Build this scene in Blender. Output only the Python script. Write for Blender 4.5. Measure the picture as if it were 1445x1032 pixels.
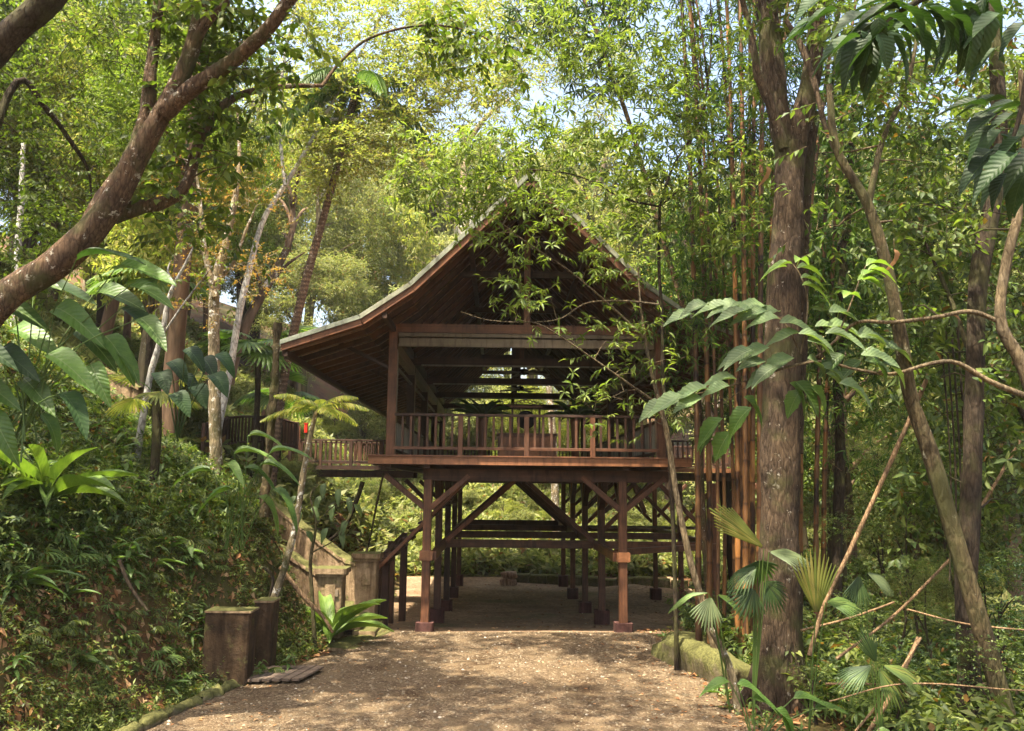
import bpy, math, random
import numpy as np
from mathutils import Vector, Matrix

for o in list(bpy.data.objects):
    bpy.data.objects.remove(o)
scene = bpy.context.scene
COL = scene.collection
rng = np.random.default_rng(7)
random.seed(7)

# ------------------------------------------------------------------ camera
FPX = 1200.0
YAW, PIT, ROLL = math.radians(-.93), math.radians(8.02), math.radians(.6)
CAM = np.array([0, 0, 3.5])
cd = bpy.data.cameras.new('camera')
cam = bpy.data.objects.new('camera', cd)
COL.objects.link(cam)
cam.location = CAM
Rm = Matrix.Rotation(YAW, 3, 'Z') @ Matrix.Rotation(math.pi / 2 + PIT, 3, 'X') @ Matrix.Rotation(ROLL, 3, 'Z')
cam.rotation_euler = Rm.to_euler()
cd.sensor_fit = 'HORIZONTAL'
cd.sensor_width = 36
cd.lens = 36 * FPX / 1445
cd.clip_start = .1
cd.clip_end = 2000
scene.camera = cam
RN = np.array(Rm)

# ------------------------------------------------------------------ light
world = bpy.data.worlds.new('World')
scene.world = world
world.use_nodes = True
wn = world.node_tree
wn.nodes.clear()
sky = wn.nodes.new('ShaderNodeTexSky')
sky.sky_type = 'NISHITA'
sky.sun_disc = False
TRAVEL = Vector((.24, .30, -.92)).normalized()
SUNDIR = -TRAVEL
sky.sun_elevation = math.asin(SUNDIR.z)
sky.sun_rotation = math.atan2(SUNDIR.x, SUNDIR.y)
sky.air_density = 1.2
sky.dust_density = 7.0
sky.ozone_density = .7
bgn = wn.nodes.new('ShaderNodeBackground')
bgn.inputs[1].default_value = .15
wout = wn.nodes.new('ShaderNodeOutputWorld')
wn.links.new(sky.outputs[0], bgn.inputs[0])
wn.links.new(bgn.outputs[0], wout.inputs[0])
sl = bpy.data.lights.new('sun', 'SUN')
sl.energy = 5.0
sl.angle = math.radians(.6)
sl.color = (1, .90, .72)
sun = bpy.data.objects.new('sun', sl)
COL.objects.link(sun)
sun.rotation_euler = TRAVEL.to_track_quat('-Z', 'Y').to_euler()
scene.view_settings.view_transform = 'Standard'
scene.view_settings.look = 'None'
scene.view_settings.gamma = 1
scene.view_settings.exposure = 1.95
scene.view_settings.use_curve_mapping = False
scene.cycles.max_bounces = 7
scene.cycles.diffuse_bounces = 4
scene.cycles.glossy_bounces = 2
scene.cycles.transmission_bounces = 5
scene.cycles.transparent_max_bounces = 4
scene.cycles.caustics_reflective = False
scene.cycles.caustics_refractive = False

# ------------------------------------------------------------------ projection helpers
def P(px, py, Y):
    """the place at depth Y that the photograph shows at pixel (px, py)"""
    d = RN @ np.array([(px - 722.5) / FPX, -(py - 516) / FPX, -1.0])
    return CAM + d * (Y / d[1])

def Qv(p):
    v = (np.asarray(p) - CAM) @ RN
    return 722.5 + FPX * v[:, 0] / -v[:, 2], 516 - FPX * v[:, 1] / -v[:, 2]

def nrm(v):
    v = np.asarray(v, float)
    return v / np.maximum(np.linalg.norm(v, axis=-1, keepdims=True), 1e-9)

# ------------------------------------------------------------------ terrain
KY = [-60, 0, 12.1, 14, 15.5, 16.5, 18.4, 19.4, 20.5, 23, 25, 32, 42, 60, 120]
KX = [-6.2, -6.0, -5.07, -4.7, -4.35, -4.0, -3.3, -4.0, -4.5, -4.9, -4.5, -3.9, -4.5, -8, -12]
BY = [-60, 20.6, 25.3, 30, 35, 40, 43, 60, 100, 160]
BZ = [.1, .06, -.46, -.8, -.95, -1.05, -.9, 3.0, 11, 18]
_w = [(rng.normal(0, 1, 2) * s, rng.uniform(0, 6.28), a) for s, a in [(.25, .22), (.4, .2), (.8, .14), (1.6, .09), (3., .05), (5, .03), (8, .02), (.5, .2), (1.2, .1), (4, .04)]]
def wob(x, y):
    z = 0
    for k, p, a in _w:
        z = z + a * np.sin(k[0] * x + k[1] * y + p)
    return z
def sstep(t):
    t = np.clip(t, 0, 1)
    return t * t * (3 - 2 * t)
def xkerb(y):
    return np.interp(y, KY, KX)
def H(x, y):
    x = np.asarray(x, float); y = np.asarray(y, float)
    base = np.interp(y, BY, BZ)
    d = xkerb(y) - x
    bank = 2.1 * sstep((d - .1) / 1.5) + .64 * np.clip(d - .9, 0, 14) + .3 * np.clip(d - 14, 0, 60)
    r = x - 4.2
    right = -.05 * np.clip(r, 0, 9) + .22 * np.clip(r - 13, 0, 60)
    rough = np.where(d > 0, np.clip(d * .8, 0, 1), np.clip(r * .5, 0, 1) * .5 + np.clip((y - 43) / 5, 0, 1) * (r < 0)) 
    return base + bank + right + wob(x, y) * rough + wob(x * 2, y * 2) * .035
def H1(x, y):
    return float(H(x, y))
def groundhit(px, py):
    """point of the terrain seen at a pixel"""
    d = RN @ np.array([(px - 722.5) / FPX, -(py - 516) / FPX, -1.0])
    d = d / d[1]
    for Y in np.arange(5, 110, .1):
        p = CAM + d * Y
        if p[2] <= H1(p[0], p[1]):
            return p
    return CAM + d * 100

# ------------------------------------------------------------------ objects
def tag(o, label=None, cat=None, group=None, kind=None):
    if label: o['label'] = label
    if cat: o['category'] = cat
    if group: o['group'] = group
    if kind: o['kind'] = kind
    return o
def thing(name, label, cat, loc=(0, 0, 0), group=None):
    o = bpy.data.objects.new(name, None)
    COL.objects.link(o)
    o.location = [float(v) for v in loc]
    o.empty_display_size = .2
    return tag(o, label, cat, group)
def link(name, me, parent=None, world_coords=True):
    o = bpy.data.objects.new(name, me)
    COL.objects.link(o)
    if parent is not None:
        o.parent = parent
        if world_coords:      # vertices given in world space
            p = Vector((0, 0, 0)); q = parent
            while q is not None:
                p += q.location; q = q.parent
            o.location = -p
    return o
def mesh_np(name, V, F, mat, smooth=True):
    """V (n,3), F (m,k) all faces with k corners"""
    V = np.ascontiguousarray(V, dtype=np.float32); F = np.ascontiguousarray(F, dtype=np.int32)
    me = bpy.data.meshes.new(name)
    m, k = F.shape
    me.vertices.add(len(V)); me.vertices.foreach_set('co', V.ravel())
    me.loops.add(m * k); me.loops.foreach_set('vertex_index', F.ravel())
    me.polygons.add(m)
    me.polygons.foreach_set('loop_start', np.arange(0, m * k, k, dtype=np.int32))
    try:
        me.polygons.foreach_set('loop_total', np.full(m, k, dtype=np.int32))
    except Exception:
        pass
    me.polygons.foreach_set('use_smooth', np.full(m, bool(smooth)))
    me.update(calc_edges=True)
    if mat: me.materials.append(mat)
    return me
class Acc:
    """collects quad geometry"""
    def __init__(s): s.V = []; s.F = []; s.n = 0
    def add(s, V, F):
        s.V.append(np.asarray(V, float)); s.F.append(np.asarray(F, int) + s.n); s.n += len(V)
        return s
    def mesh(s, name, mat, smooth=True):
        return mesh_np(name, np.concatenate(s.V), np.concatenate(s.F), mat, smooth)
    def obj(s, name, mat, parent=None, smooth=True, world_coords=True):
        return link(name, s.mesh(name, mat, smooth), parent, world_coords)

def frame(d, up=None):
    d = nrm(d)
    up = np.array([0, 0, 1.]) if up is None else np.asarray(up, float)
    if abs(np.dot(d, nrm(up))) > .97: up = np.array([0, 1., 0]) if abs(d[1]) < .9 else np.array([1., 0, 0])
    s = nrm(np.cross(d, up)); u = np.cross(s, d)
    return d, s, u
class MB:
    """polygons with uv, for timber and masonry"""
    def __init__(s): s.v = []; s.f = []; s.uv = []
    def beam(s, a, b, w, h, up=None, c=None, sh=0.0):
        a = np.asarray(a, float); b = np.asarray(b, float)
        L = np.linalg.norm(b - a)
        d, sd, u = frame(b - a, up)
        w2, h2 = w / 2, h / 2
        c = min(w, h) * .07 if c is None else c
        prof = [(-w2 + c, -h2), (w2 - c, -h2), (w2, -h2 + c), (w2, h2 - c), (w2 - c, h2), (-w2 + c, h2), (-w2, h2 - c), (-w2, -h2 + c)]
        n0 = len(s.v); r0 = random.random() * 9
        for q in (a, b):
            for x, y in prof: s.v.append(tuple(q + sd * x + u * y))
        for i in range(8):
            j = (i + 1) % 8
            s.f.append((n0 + i, n0 + j, n0 + 8 + j, n0 + 8 + i))
            v0, v1 = i * .11 + r0, i * .11 + .1 + r0
            s.uv.append([(r0, v0), (r0, v1), (r0 + L, v1), (r0 + L, v0)])
        s.f.append(tuple(n0 + i for i in reversed(range(8)))); s.uv.append([(r0, r0 + i * .02) for i in range(8)])
        s.f.append(tuple(n0 + 8 + i for i in range(8))); s.uv.append([(r0 + .3, r0 + i * .02) for i in range(8)])
        return s
    def prism(s, poly, ext):
        """extrude polygon (list of 3d points) by vector"""
        n = len(poly); n0 = len(s.v); ext = np.asarray(ext, float)
        for p in poly: s.v.append(tuple(p))
        for p in poly: s.v.append(tuple(np.asarray(p, float) + ext))
        s.f.append(tuple(n0 + i for i in range(n))); s.uv.append([(0, i * .1) for i in range(n)])
        s.f.append(tuple(n0 + n + i for i in reversed(range(n)))); s.uv.append([(0, i * .1) for i in range(n)])
        for i in range(n):
            j = (i + 1) % n
            L = float(np.linalg.norm(np.asarray(poly[i]) - np.asarray(poly[j])))
            s.f.append((n0 + j, n0 + i, n0 + n + i, n0 + n + j)); s.uv.append([(L, 0), (0, 0), (0, .2), (L, .2)])
        return s
    def mesh(s, name, mat):
        me = bpy.data.meshes.new(name)
        me.from_pydata(s.v, [], s.f)
        l = me.uv_layers.new(name='UVMap')
        l.data.foreach_set('uv', [c for f in s.uv for q in f for c in q])
        if mat: me.materials.append(mat)
        return me
    def obj(s, name, mat, parent=None):
        return link(name, s.mesh(name, mat), parent)
def beam(name, a, b, w, h, mat, parent, up=None, c=None):
    return MB().beam(a, b, w, h, up, c).obj(name, mat, parent)
def box(name, x0, x1, y0, y1, z0, z1, mat, parent, c=None):
    return MB().beam(((x0 + x1) / 2, y0, (z0 + z1) / 2), ((x0 + x1) / 2, y1, (z0 + z1) / 2), x1 - x0, z1 - z0, None, c).obj(name, mat, parent)

def smooth_path(pts, n):
    pts = np.asarray(pts, float)
    m = len(pts)
    if m < 3:
        t = np.linspace(0, 1, n)[:, None]
        return pts[0] * (1 - t) + pts[-1] * t
    P0 = np.vstack([2 * pts[0] - pts[1], pts, 2 * pts[-1] - pts[-2]])
    out = []
    for t in np.linspace(0, m - 1 - 1e-6, n):
        i = int(t); u = t - i
        a, b, c, d = P0[i], P0[i + 1], P0[i + 2], P0[i + 3]
        out.append(.5 * (2 * b + (c - a) * u + (2 * a - 5 * b + 4 * c - d) * u * u + (3 * b - a - 3 * c + d) * u ** 3))
    return np.array(out)
def tube(acc, pts, rad, sides=8, rough=0.0, seed=0):
    pts = np.asarray(pts, float); n = len(pts)
    rad = np.broadcast_to(np.asarray(rad, float), (n,))
    T = np.gradient(pts, axis=0); T = nrm(T)
    ref = np.array([0.31, .95, .05]) if abs(T[0][2]) > .5 else np.array([0.05, .1, 1.])
    u = nrm(np.cross(T[0], ref)); V = np.zeros((n, sides, 3))
    a = np.arange(sides) * 2 * np.pi / sides
    r2 = np.random.default_rng(seed)
    ph = r2.uniform(0, 6.28, 6)
    for i in range(n):
        u = nrm(u - T[i] * np.dot(u, T[i])); w = np.cross(T[i], u)
        rr = rad[i]
        if rough:
            rr = rr * (1 + rough * (np.sin(2 * a + ph[0] + i * .21) * .5 + np.sin(3 * a + ph[1] - i * .33) * .5 + .5 * np.sin(5 * a + ph[2] + i * .8) + .35 * np.sin(i * .9 + ph[3]) + .3 * r2.normal(0, 1, sides) * .6))
        V[i] = pts[i] + (np.cos(a) * rr)[:, None] * u + (np.sin(a) * rr)[:, None] * w
    i, j = np.meshgrid(np.arange(n - 1), np.arange(sides), indexing='ij')
    j2 = (j + 1) % sides
    F = np.stack([i * sides + j, i * sides + j2, (i + 1) * sides + j2, (i + 1) * sides + j], -1).reshape(-1, 4)
    acc.add(V.reshape(-1, 3), F)
    return acc

# ------------------------------------------------------------------ materials
def newmat(name):
    m = bpy.data.materials.new(name); m.use_nodes = True
    t = m.node_tree; t.nodes.clear()
    return m, t
def ramp(t, fac, stops, interp='LINEAR'):
    n = t.nodes.new('ShaderNodeValToRGB'); cr = n.color_ramp; cr.interpolation = interp
    while len(cr.elements) < len(stops): cr.elements.new(.5)
    for e, (p, c) in zip(cr.elements, stops): e.position = p; e.color = (*c, 1) if len(c) == 3 else c
    t.links.new(fac, n.inputs[0])
    return n
def noise(t, vec, scale, detail=4, rough=.55, dist=0.0):
    n = t.nodes.new('ShaderNodeTexNoise')
    n.inputs['Scale'].default_value = scale; n.inputs['Detail'].default_value = detail
    n.inputs['Roughness'].default_value = rough; n.inputs['Distortion'].default_value = dist
    if vec is not None: t.links.new(vec, n.inputs['Vector'])
    return n
def mapping(t, vec, scale):
    n = t.nodes.new('ShaderNodeMapping'); n.inputs['Scale'].default_value = scale
    t.links.new(vec, n.inputs['Vector']); return n.outputs[0]
def mixc(t, fac, a, b, mode='MIX'):
    n = t.nodes.new('ShaderNodeMix'); n.data_type = 'RGBA'; n.blend_type = mode
    for s, v in ((0, fac), (6, a), (7, b)):
        if hasattr(v, 'is_linked') or hasattr(v, 'links'): t.links.new(v, n.inputs[s])
        elif s == 0: n.inputs[0].default_value = v
        else: n.inputs[s].default_value = (*v, 1)
    return n.outputs[2]
def finish(t, col, rough=.7, bumph=None, bump=.3, dist=.02, spec=.3):
    b = t.nodes.new('ShaderNodeBsdfPrincipled')
    if hasattr(col, 'links'): t.links.new(col, b.inputs['Base Color'])
    else: b.inputs['Base Color'].default_value = (*col, 1)
    if hasattr(rough, 'links'): t.links.new(rough, b.inputs['Roughness'])
    else: b.inputs['Roughness'].default_value = rough
    b.inputs['Specular IOR Level'].default_value = spec
    if bumph is not None:
        bn = t.nodes.new('ShaderNodeBump'); bn.inputs['Strength'].default_value = bump; bn.inputs['Distance'].default_value = dist
        t.links.new(bumph, bn.inputs['Height']); t.links.new(bn.outputs[0], b.inputs['Normal'])
    o = t.nodes.new('ShaderNodeOutputMaterial'); t.links.new(b.outputs[0], o.inputs[0])
    return b
def leafmat(name, cols, trans=.45, tgain=(1.5, 1.6, .7), rough=.42, spec=.5, clump=.35, dead=.0):
    """cols: dark -> light leaf colours picked per leaf"""
    cols = [(c[0] * (1.3 if 'far' in name or 'canopy' in name or 'bank' in name else 1.12), c[1] * 1.06, c[2] * .95 + .002) for c in cols]
    tgain = (tgain[0] * 1.02, tgain[1] * 1.02, tgain[2] * 1.1)
    m, t = newmat(name)
    g = t.nodes.new('ShaderNodeNewGeometry')
    n = len(cols)
    rough = max(rough, .48); spec = spec * .6
    stops = [(i / max(n - 1, 1) * (1 - dead * 1.2), c) for i, c in enumerate(cols)]
    if dead: stops += [(1 - dead, cols[-1]), (1 - dead * .9, (.16, .09, .025)), (1, (.14, .065, .02))]
    stops = sorted(stops, key=lambda s: s[0])
    r = ramp(t, g.outputs['Random Per Island'], stops)
    tc = t.nodes.new('ShaderNodeTexCoord')
    nz = noise(t, tc.outputs['Object'], .55, 2)
    rr = ramp(t, nz.outputs[0], [(.3, (1 - clump,) * 3), (.7, (1 + clump,) * 3)])
    c = mixc(t, 1.0, r.outputs[0], rr.outputs[0], 'MULTIPLY')
    b = t.nodes.new('ShaderNodeBsdfPrincipled')
    t.links.new(c, b.inputs['Base Color']); b.inputs['Roughness'].default_value = rough
    b.inputs['Specular IOR Level'].default_value = spec
    tr = t.nodes.new('ShaderNodeBsdfTranslucent')
    c2 = mixc(t, 1.0, c, tgain, 'MULTIPLY')
    t.links.new(c2, tr.inputs[0])
    mx = t.nodes.new('ShaderNodeMixShader'); mx.inputs[0].default_value = trans
    t.links.new(b.outputs[0], mx.inputs[1]); t.links.new(tr.outputs[0], mx.inputs[2])
    o = t.nodes.new('ShaderNodeOutputMaterial'); t.links.new(mx.outputs[0], o.inputs[0])
    return m
def barkmat(name, dark, light, spot=None, amount=.0, moss=0., ringscale=0., vs=(1, 1, .25)):
    m, t = newmat(name)
    tc = t.nodes.new('ShaderNodeTexCoord')
    v = mapping(t, tc.outputs['Object'], vs)
    n1 = noise(t, v, 26, 8, .7)
    n0 = noise(t, tc.outputs['Object'], 2.6, 5, .6)
    r = ramp(t, n1.outputs[0], [(.32, dark), (.68, light)])
    r0 = ramp(t, n0.outputs[0], [(.35, (.6, .6, .62)), (.65, (1.25, 1.2, 1.1))])
    col = mixc(t, 1, r.outputs[0], r0.outputs[0], 'MULTIPLY')
    vo = t.nodes.new('ShaderNodeTexVoronoi'); vo.feature = 'DISTANCE_TO_EDGE'; vo.inputs['Scale'].default_value = 14
    t.links.new(v, vo.inputs['Vector'])
    rv = ramp(t, vo.outputs['Distance'], [(0, (.45, .42, .4)), (.12, (1, 1, 1))])
    col = mixc(t, .8, col, rv.outputs[0], 'MULTIPLY')
    ad = t.nodes.new('ShaderNodeMath'); ad.operation = 'ADD'; t.links.new(n1.outputs[0], ad.inputs[0]); t.links.new(vo.outputs['Distance'], ad.inputs[1])
    hgt = ad.outputs[0]
    if ringscale:
        w = t.nodes.new('ShaderNodeTexWave'); w.bands_direction = 'Z'; w.inputs['Scale'].default_value = ringscale
        w.inputs['Distortion'].default_value = 1.5; w.inputs['Detail'].default_value = 2
        t.links.new(tc.outputs['Object'], w.inputs['Vector'])
        col = mixc(t, w.outputs['Fac'], dark, col)
    if spot:
        n2 = noise(t, tc.outputs['Object'], 6.5, 8, .72)
        r2 = ramp(t, n2.outputs[0], [(.62 - amount * .3, (0, 0, 0)), (.66 - amount * .3, (1, 1, 1))])
        col = mixc(t, r2.outputs[0], col, spot)
    if moss:
        n3 = noise(t, tc.outputs['Object'], 1.7, 5, .6)
        r3 = ramp(t, n3.outputs[0], [(.55 - moss * .3, (0, 0, 0)), (.7 - moss * .2, (1, 1, 1))])
        col = mixc(t, r3.outputs[0], col, (.065, .062, .024))
    finish(t, col, .88, hgt, 1.0, .05, .15)
    return m
def woodmat(name, dark, light, rough=.55, weather=.2):
    m, t = newmat(name)
    uv = t.nodes.new('ShaderNodeUVMap')
    v = mapping(t, uv.outputs[0], (1.2, 45, 1))
    n1 = noise(t, v, 1.0, 5, .6, .4)
    oi = t.nodes.new('ShaderNodeObjectInfo')
    r = ramp(t, n1.outputs[0], [(.25, dark), (.75, light)])
    tc = t.nodes.new('ShaderNodeTexCoord')
    n2 = noise(t, tc.outputs['Object'], 2.3, 5, .65)
    st = ramp(t, n2.outputs[0], [(.3, (1 - weather * 2, 1 - weather * 2, 1 - weather * 2)), (.7, (1 + weather * .6,) * 3)])
    n5 = noise(t, mapping(t, tc.outputs['Object'], (5, 5, .9)), 1.6, 6, .65)
    r5 = ramp(t, n5.outputs[0], [(.36, (.42, .40, .38)), (.5, (1, 1, 1)), (.68, (1, 1, 1)), (.8, (1.25, 1.35, 1.5))])
    rv = ramp(t, oi.outputs['Random'], [(0, (.70, .72, .76)), (1, (1.28, 1.2, 1.1))])
    c = mixc(t, 1, r.outputs[0], st.outputs[0], 'MULTIPLY'); c = mixc(t, 1, c, rv.outputs[0], 'MULTIPLY'); c = mixc(t, .75, c, r5.outputs[0], 'MULTIPLY')
    finish(t, c, rough, n1.outputs[0], .25, .01, .35)
    return m
def stonemat(name, dark, light, moss=.5, scale=3., bump=.6, top=True):
    m, t = newmat(name)
    tc = t.nodes.new('ShaderNodeTexCoord')
    n1 = noise(t, tc.outputs['Object'], scale, 8, .65)
    n2 = noise(t, tc.outputs['Object'], scale * 7, 6, .6)
    r = ramp(t, n1.outputs[0], [(.32, dark), (.68, light)])
    c = mixc(t, .35, r.outputs[0], n2.outputs[0], 'OVERLAY')
    v = mapping(t, tc.outputs['Object'], (6, 6, .6))
    n4 = noise(t, v, 1.3, 4, .6)
    st = ramp(t, n4.outputs[0], [(.35, (.45, .42, .38)), (.6, (1, 1, 1))])
    c = mixc(t, 1, c, st.outputs[0], 'MULTIPLY')
    g = t.nodes.new('ShaderNodeNewGeometry')
    sx = t.nodes.new('ShaderNodeSeparateXYZ'); t.links.new(g.outputs['Normal'], sx.inputs[0])
    n3 = noise(t, tc.outputs['Object'], 4.5, 6, .7)
    ad = t.nodes.new('ShaderNodeMath'); ad.operation = 'MULTIPLY_ADD'
    t.links.new(sx.outputs[2], ad.inputs[0]); ad.inputs[1].default_value = .35 if top else 0.; t.links.new(n3.outputs[0], ad.inputs[2])
    r3 = ramp(t, ad.outputs[0], [(.72 - moss * .3, (0, 0, 0)), (.86 - moss * .3, (1, 1, 1))])
    mc = ramp(t, n2.outputs[0], [(.3, (.045, .045, .014)), (.7, (.13, .125, .04))])
    c = mixc(t, r3.outputs[0], c, mc.outputs[0])
    finish(t, c, .9, n2.outputs[0], bump, .03, .2)
    return m
def groundmat(name, cols, moss, scale=1.0):
    m, t = newmat(name)
    tc = t.nodes.new('ShaderNodeTexCoord')
    n1 = noise(t, tc.outputs['Object'], .7 * scale, 8, .62)
    n2 = noise(t, tc.outputs['Object'], 9 * scale, 8, .7)
    n3 = noise(t, tc.outputs['Object'], .35 * scale, 6, .6)
    r = ramp(t, n1.outputs[0], [(.3, cols[0]), (.5, cols[1]), (.72, cols[2])])
    r2 = ramp(t, n2.outputs[0], [(.3, (.45, .42, .4)), (.7, (1.45, 1.4, 1.35))])
    c = mixc(t, 1, r.outputs[0], r2.outputs[0], 'MULTIPLY')
    r3 = ramp(t, n3.outputs[0], [(.62 - moss * .3, (0, 0, 0)), (.74 - moss * .3, (1, 1, 1))])
    n5 = t.nodes.new('ShaderNodeMath'); n5.operation = 'MULTIPLY'; t.links.new(r3.outputs[0], n5.inputs[0]); n5.inputs[1].default_value = .75
    c = mixc(t, n5.outputs[0], c, (.06, .07, .02))
    finish(t, c, .95, n2.outputs[0], .8, .06, .15)
    return m
def gravelmat(name):
    m, t = newmat(name)
    tc = t.nodes.new('ShaderNodeTexCoord')
    v = t.nodes.new('ShaderNodeTexVoronoi'); v.inputs['Scale'].default_value = 28
    t.links.new(tc.outputs['Object'], v.inputs['Vector'])
    sp = t.nodes.new('ShaderNodeSeparateColor'); t.links.new(v.outputs['Color'], sp.inputs[0])
    r = ramp(t, sp.outputs[0], [(0, (.07, .047, .028)), (.5, (.125, .088, .055)), (.85, (.17, .128, .083)), (1, (.26, .21, .145))])
    v2 = t.nodes.new('ShaderNodeTexVoronoi'); v2.inputs['Scale'].default_value = 70
    t.links.new(tc.outputs['Object'], v2.inputs['Vector'])
    n1 = noise(t, mapping(t, tc.outputs['Object'], (1, .45, 1)), 1.1, 8, .68)
    r1 = ramp(t, n1.outputs[0], [(.34, (.5, .42, .34)), (.48, (.95, .9, .84)), (.68, (1.25, 1.23, 1.18))])
    c = mixc(t, 1, r.outputs[0], r1.outputs[0], 'MULTIPLY')
    n6 = noise(t, tc.outputs['Object'], 2.5, 6, .7)
    rs = ramp(t, n6.outputs[0], [(.48, (0, 0, 0)), (.62, (1, 1, 1))])
    c = mixc(t, rs.outputs[0], c, (.15, .105, .06))
    n7 = noise(t, tc.outputs['Object'], 60, 3, .7)
    r7 = ramp(t, n7.outputs[0], [(.3, (.6, .6, .6)), (.7, (1.3, 1.3, 1.3))])
    c = mixc(t, 1, c, r7.outputs[0], 'MULTIPLY')
    h = t.nodes.new('ShaderNodeMath'); h.operation = 'ADD'
    t.links.new(v.outputs['Distance'], h.inputs[0]); t.links.new(v2.outputs['Distance'], h.inputs[1])
    finish(t, c, .95, h.outputs[0], .7, -.03, .15)
    return m
M = {}
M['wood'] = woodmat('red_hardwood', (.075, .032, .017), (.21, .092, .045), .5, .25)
M['fascia'] = woodmat('lit_orange_hardwood', (.16, .066, .03), (.33, .15, .07), .45, .15)  # brighter copy of the red wood, with light on the fascia painted in
M['dark_and_shaded_wood'] = woodmat('dark_and_shaded_hardwood', (.035, .018, .011), (.095, .045, .026), .6, .25)  # dark timber; also paints shade on timbers beneath and behind
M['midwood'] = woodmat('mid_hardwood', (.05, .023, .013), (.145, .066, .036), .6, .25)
M['trim'] = woodmat('beige_trim', (.17, .13, .09), (.25, .20, .14), .6, .1)
M['grey'] = woodmat('grey_lath', (.20, .19, .16), (.34, .32, .27), .7, .2)
M['barge'] = woodmat('weathered_barge', (.17, .19, .14), (.33, .35, .27), .8, .3)
M['tile'] = stonemat('terracotta_tile', (.33, .21, .14), (.52, .36, .26), .0, 4., .3, False)
M['footing'] = stonemat('painted_footing', (.06, .028, .025), (.12, .055, .045), .0, 5, .3, False)
M['concrete'] = stonemat('mossy_concrete', (.17, .11, .06), (.36, .26, .16), .5, 2.5)
M['darkconc'] = stonemat('dark_concrete', (.026, .016, .009), (.08, .048, .024), .5, 2.5)
M['mossrock'] = stonemat('moss_stone', (.10, .09, .05), (.24, .20, .12), 1.0, 3)
M['soil'] = groundmat('forest_soil', [(.045, .026, .014), (.115, .055, .027), (.19, .092, .05)], .6)
M['yard'] = groundmat('packed_earth', [(.15, .10, .06), (.23, .16, .10), (.32, .235, .155)], .2, .8)
M['gravel'] = gravelmat('gravel')
M['pebble'] = stonemat('pebble', (.18, .15, .12), (.42, .37, .31), 0, 2, .2)
M['plank'] = woodmat('grey_plank', (.10, .07, .05), (.25, .185, .135), .8, .3)
M['floor'] = woodmat('pale_floor_plank', (.19, .12, .075), (.38, .27, .18), .6, .2)  # boards paled to bounce more light up under the roof
M['black'] = stonemat('black_bronze', (.008, .007, .007), (.02, .018, .017), 0, 4, .1)
M['litter'] = leafmat('dead_leaf', [(.10, .045, .02), (.22, .11, .05), (.35, .22, .12), (.17, .075, .03), (.42, .30, .18)], .15, (1, 1, 1), .8, .2, .1)

# ------------------------------------------------------------------ ground
def grid_mesh(name, xs, ys, zf, mat):
    X, Y = np.meshgrid(xs, ys)
    Z = zf(X, Y)
    V = np.stack([X, Y, Z], -1).reshape(-1, 3)
    nx = len(xs); i, j = np.meshgrid(np.arange(len(ys) - 1), np.arange(nx - 1), indexing='ij')
    a = (i * nx + j).ravel()
    return mesh_np(name, V, np.stack([a, a + 1, a + nx + 1, a + nx], -1), mat)
xs = np.concatenate([np.linspace(-160, -24, 18), np.arange(-22, -9, .45), np.arange(-9, 8, .13), np.arange(8, 24, .5), np.linspace(26, 160, 20)])
ys = np.concatenate([np.linspace(-60, 3, 10), np.arange(4, 9, .5), np.arange(9, 24, .13), np.arange(24, 46, .35), np.arange(46, 110, 1.5), np.linspace(112, 240, 14)])
tag(link('ground', grid_mesh('ground', xs, ys, H, M['soil'])), kind='structure')

def xright(y):
    return 3.75 + .12 * np.sin(y * 1.7) + .07 * np.sin(y * 4.1 + 1) + .05 * np.interp(y, [0, 12, 21], [0, 0, 2])
def sheet(name, y0, y1, xl, xr, off, mat, n=60, dy=.15):
    ysr = np.arange(y0, y1, dy); V = []; t = np.linspace(0, 1, n)
    for y in ysr:
        x = xl(y) * (1 - t) + xr(y) * t
        V.append(np.stack([x, np.full(n, y), H(x, np.full(n, y)) + off], -1))
    V = np.array(V).reshape(-1, 3)
    i, j = np.meshgrid(np.arange(len(ysr) - 1), np.arange(n - 1), indexing='ij'); a = (i * n + j).ravel()
    return link(name, mesh_np(name, V, np.stack([a, a + 1, a + n + 1, a + n], -1), mat))
# packed earth below the pavilion reaches back to the ledge, gravel drive lies in front
tag(sheet('yard', 20.6, 42.5, lambda y: xkerb(y) + .05 + .1 * math.sin(y * 2.), lambda y: np.interp(y, [20, 24, 42], [4.0, 7.5, 9.]) + .2 * math.sin(y * 1.3), .012, M['yard'], 70, .25), kind='structure')
tag(sheet('gravel_drive', 3, 21.15, lambda y: xkerb(y) + .12 + .06 * math.sin(y * 3.1), xright, .02, M['gravel']), kind='structure')

# mossy kerb along the foot of the bank, laid as separate lengths
kb = thing('stone_kerb', 'low mossy kerb curving along the left edge of the gravel drive', 'kerb', (xkerb(13), 13, .1))
yy = 10.6
while yy < 15.6:
    L = random.uniform(.5, .9)
    a = np.array([xkerb(yy) + .08, yy, .13 + random.uniform(-.02, .03)]); b = np.array([xkerb(yy + L) + .08 + random.uniform(-.04, .04), yy + L, .13 + random.uniform(-.03, .02)])
    A = Acc(); k = 9
    t = np.linspace(0, 1, k)[:, None]
    pts = a * (1 - t) + b * t
    pts[:, 2] += rng.normal(0, .012, k); pts[:, 0] += rng.normal(0, .02, k)
    tube(A, pts, np.concatenate([[.03], np.full(k - 2, .105), [.03]]) * random.uniform(.8, 1.15), 10, .25, int(yy * 10))
    A.obj('kerb_stone', M['mossrock'], kb)
    yy += L + .03
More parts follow.
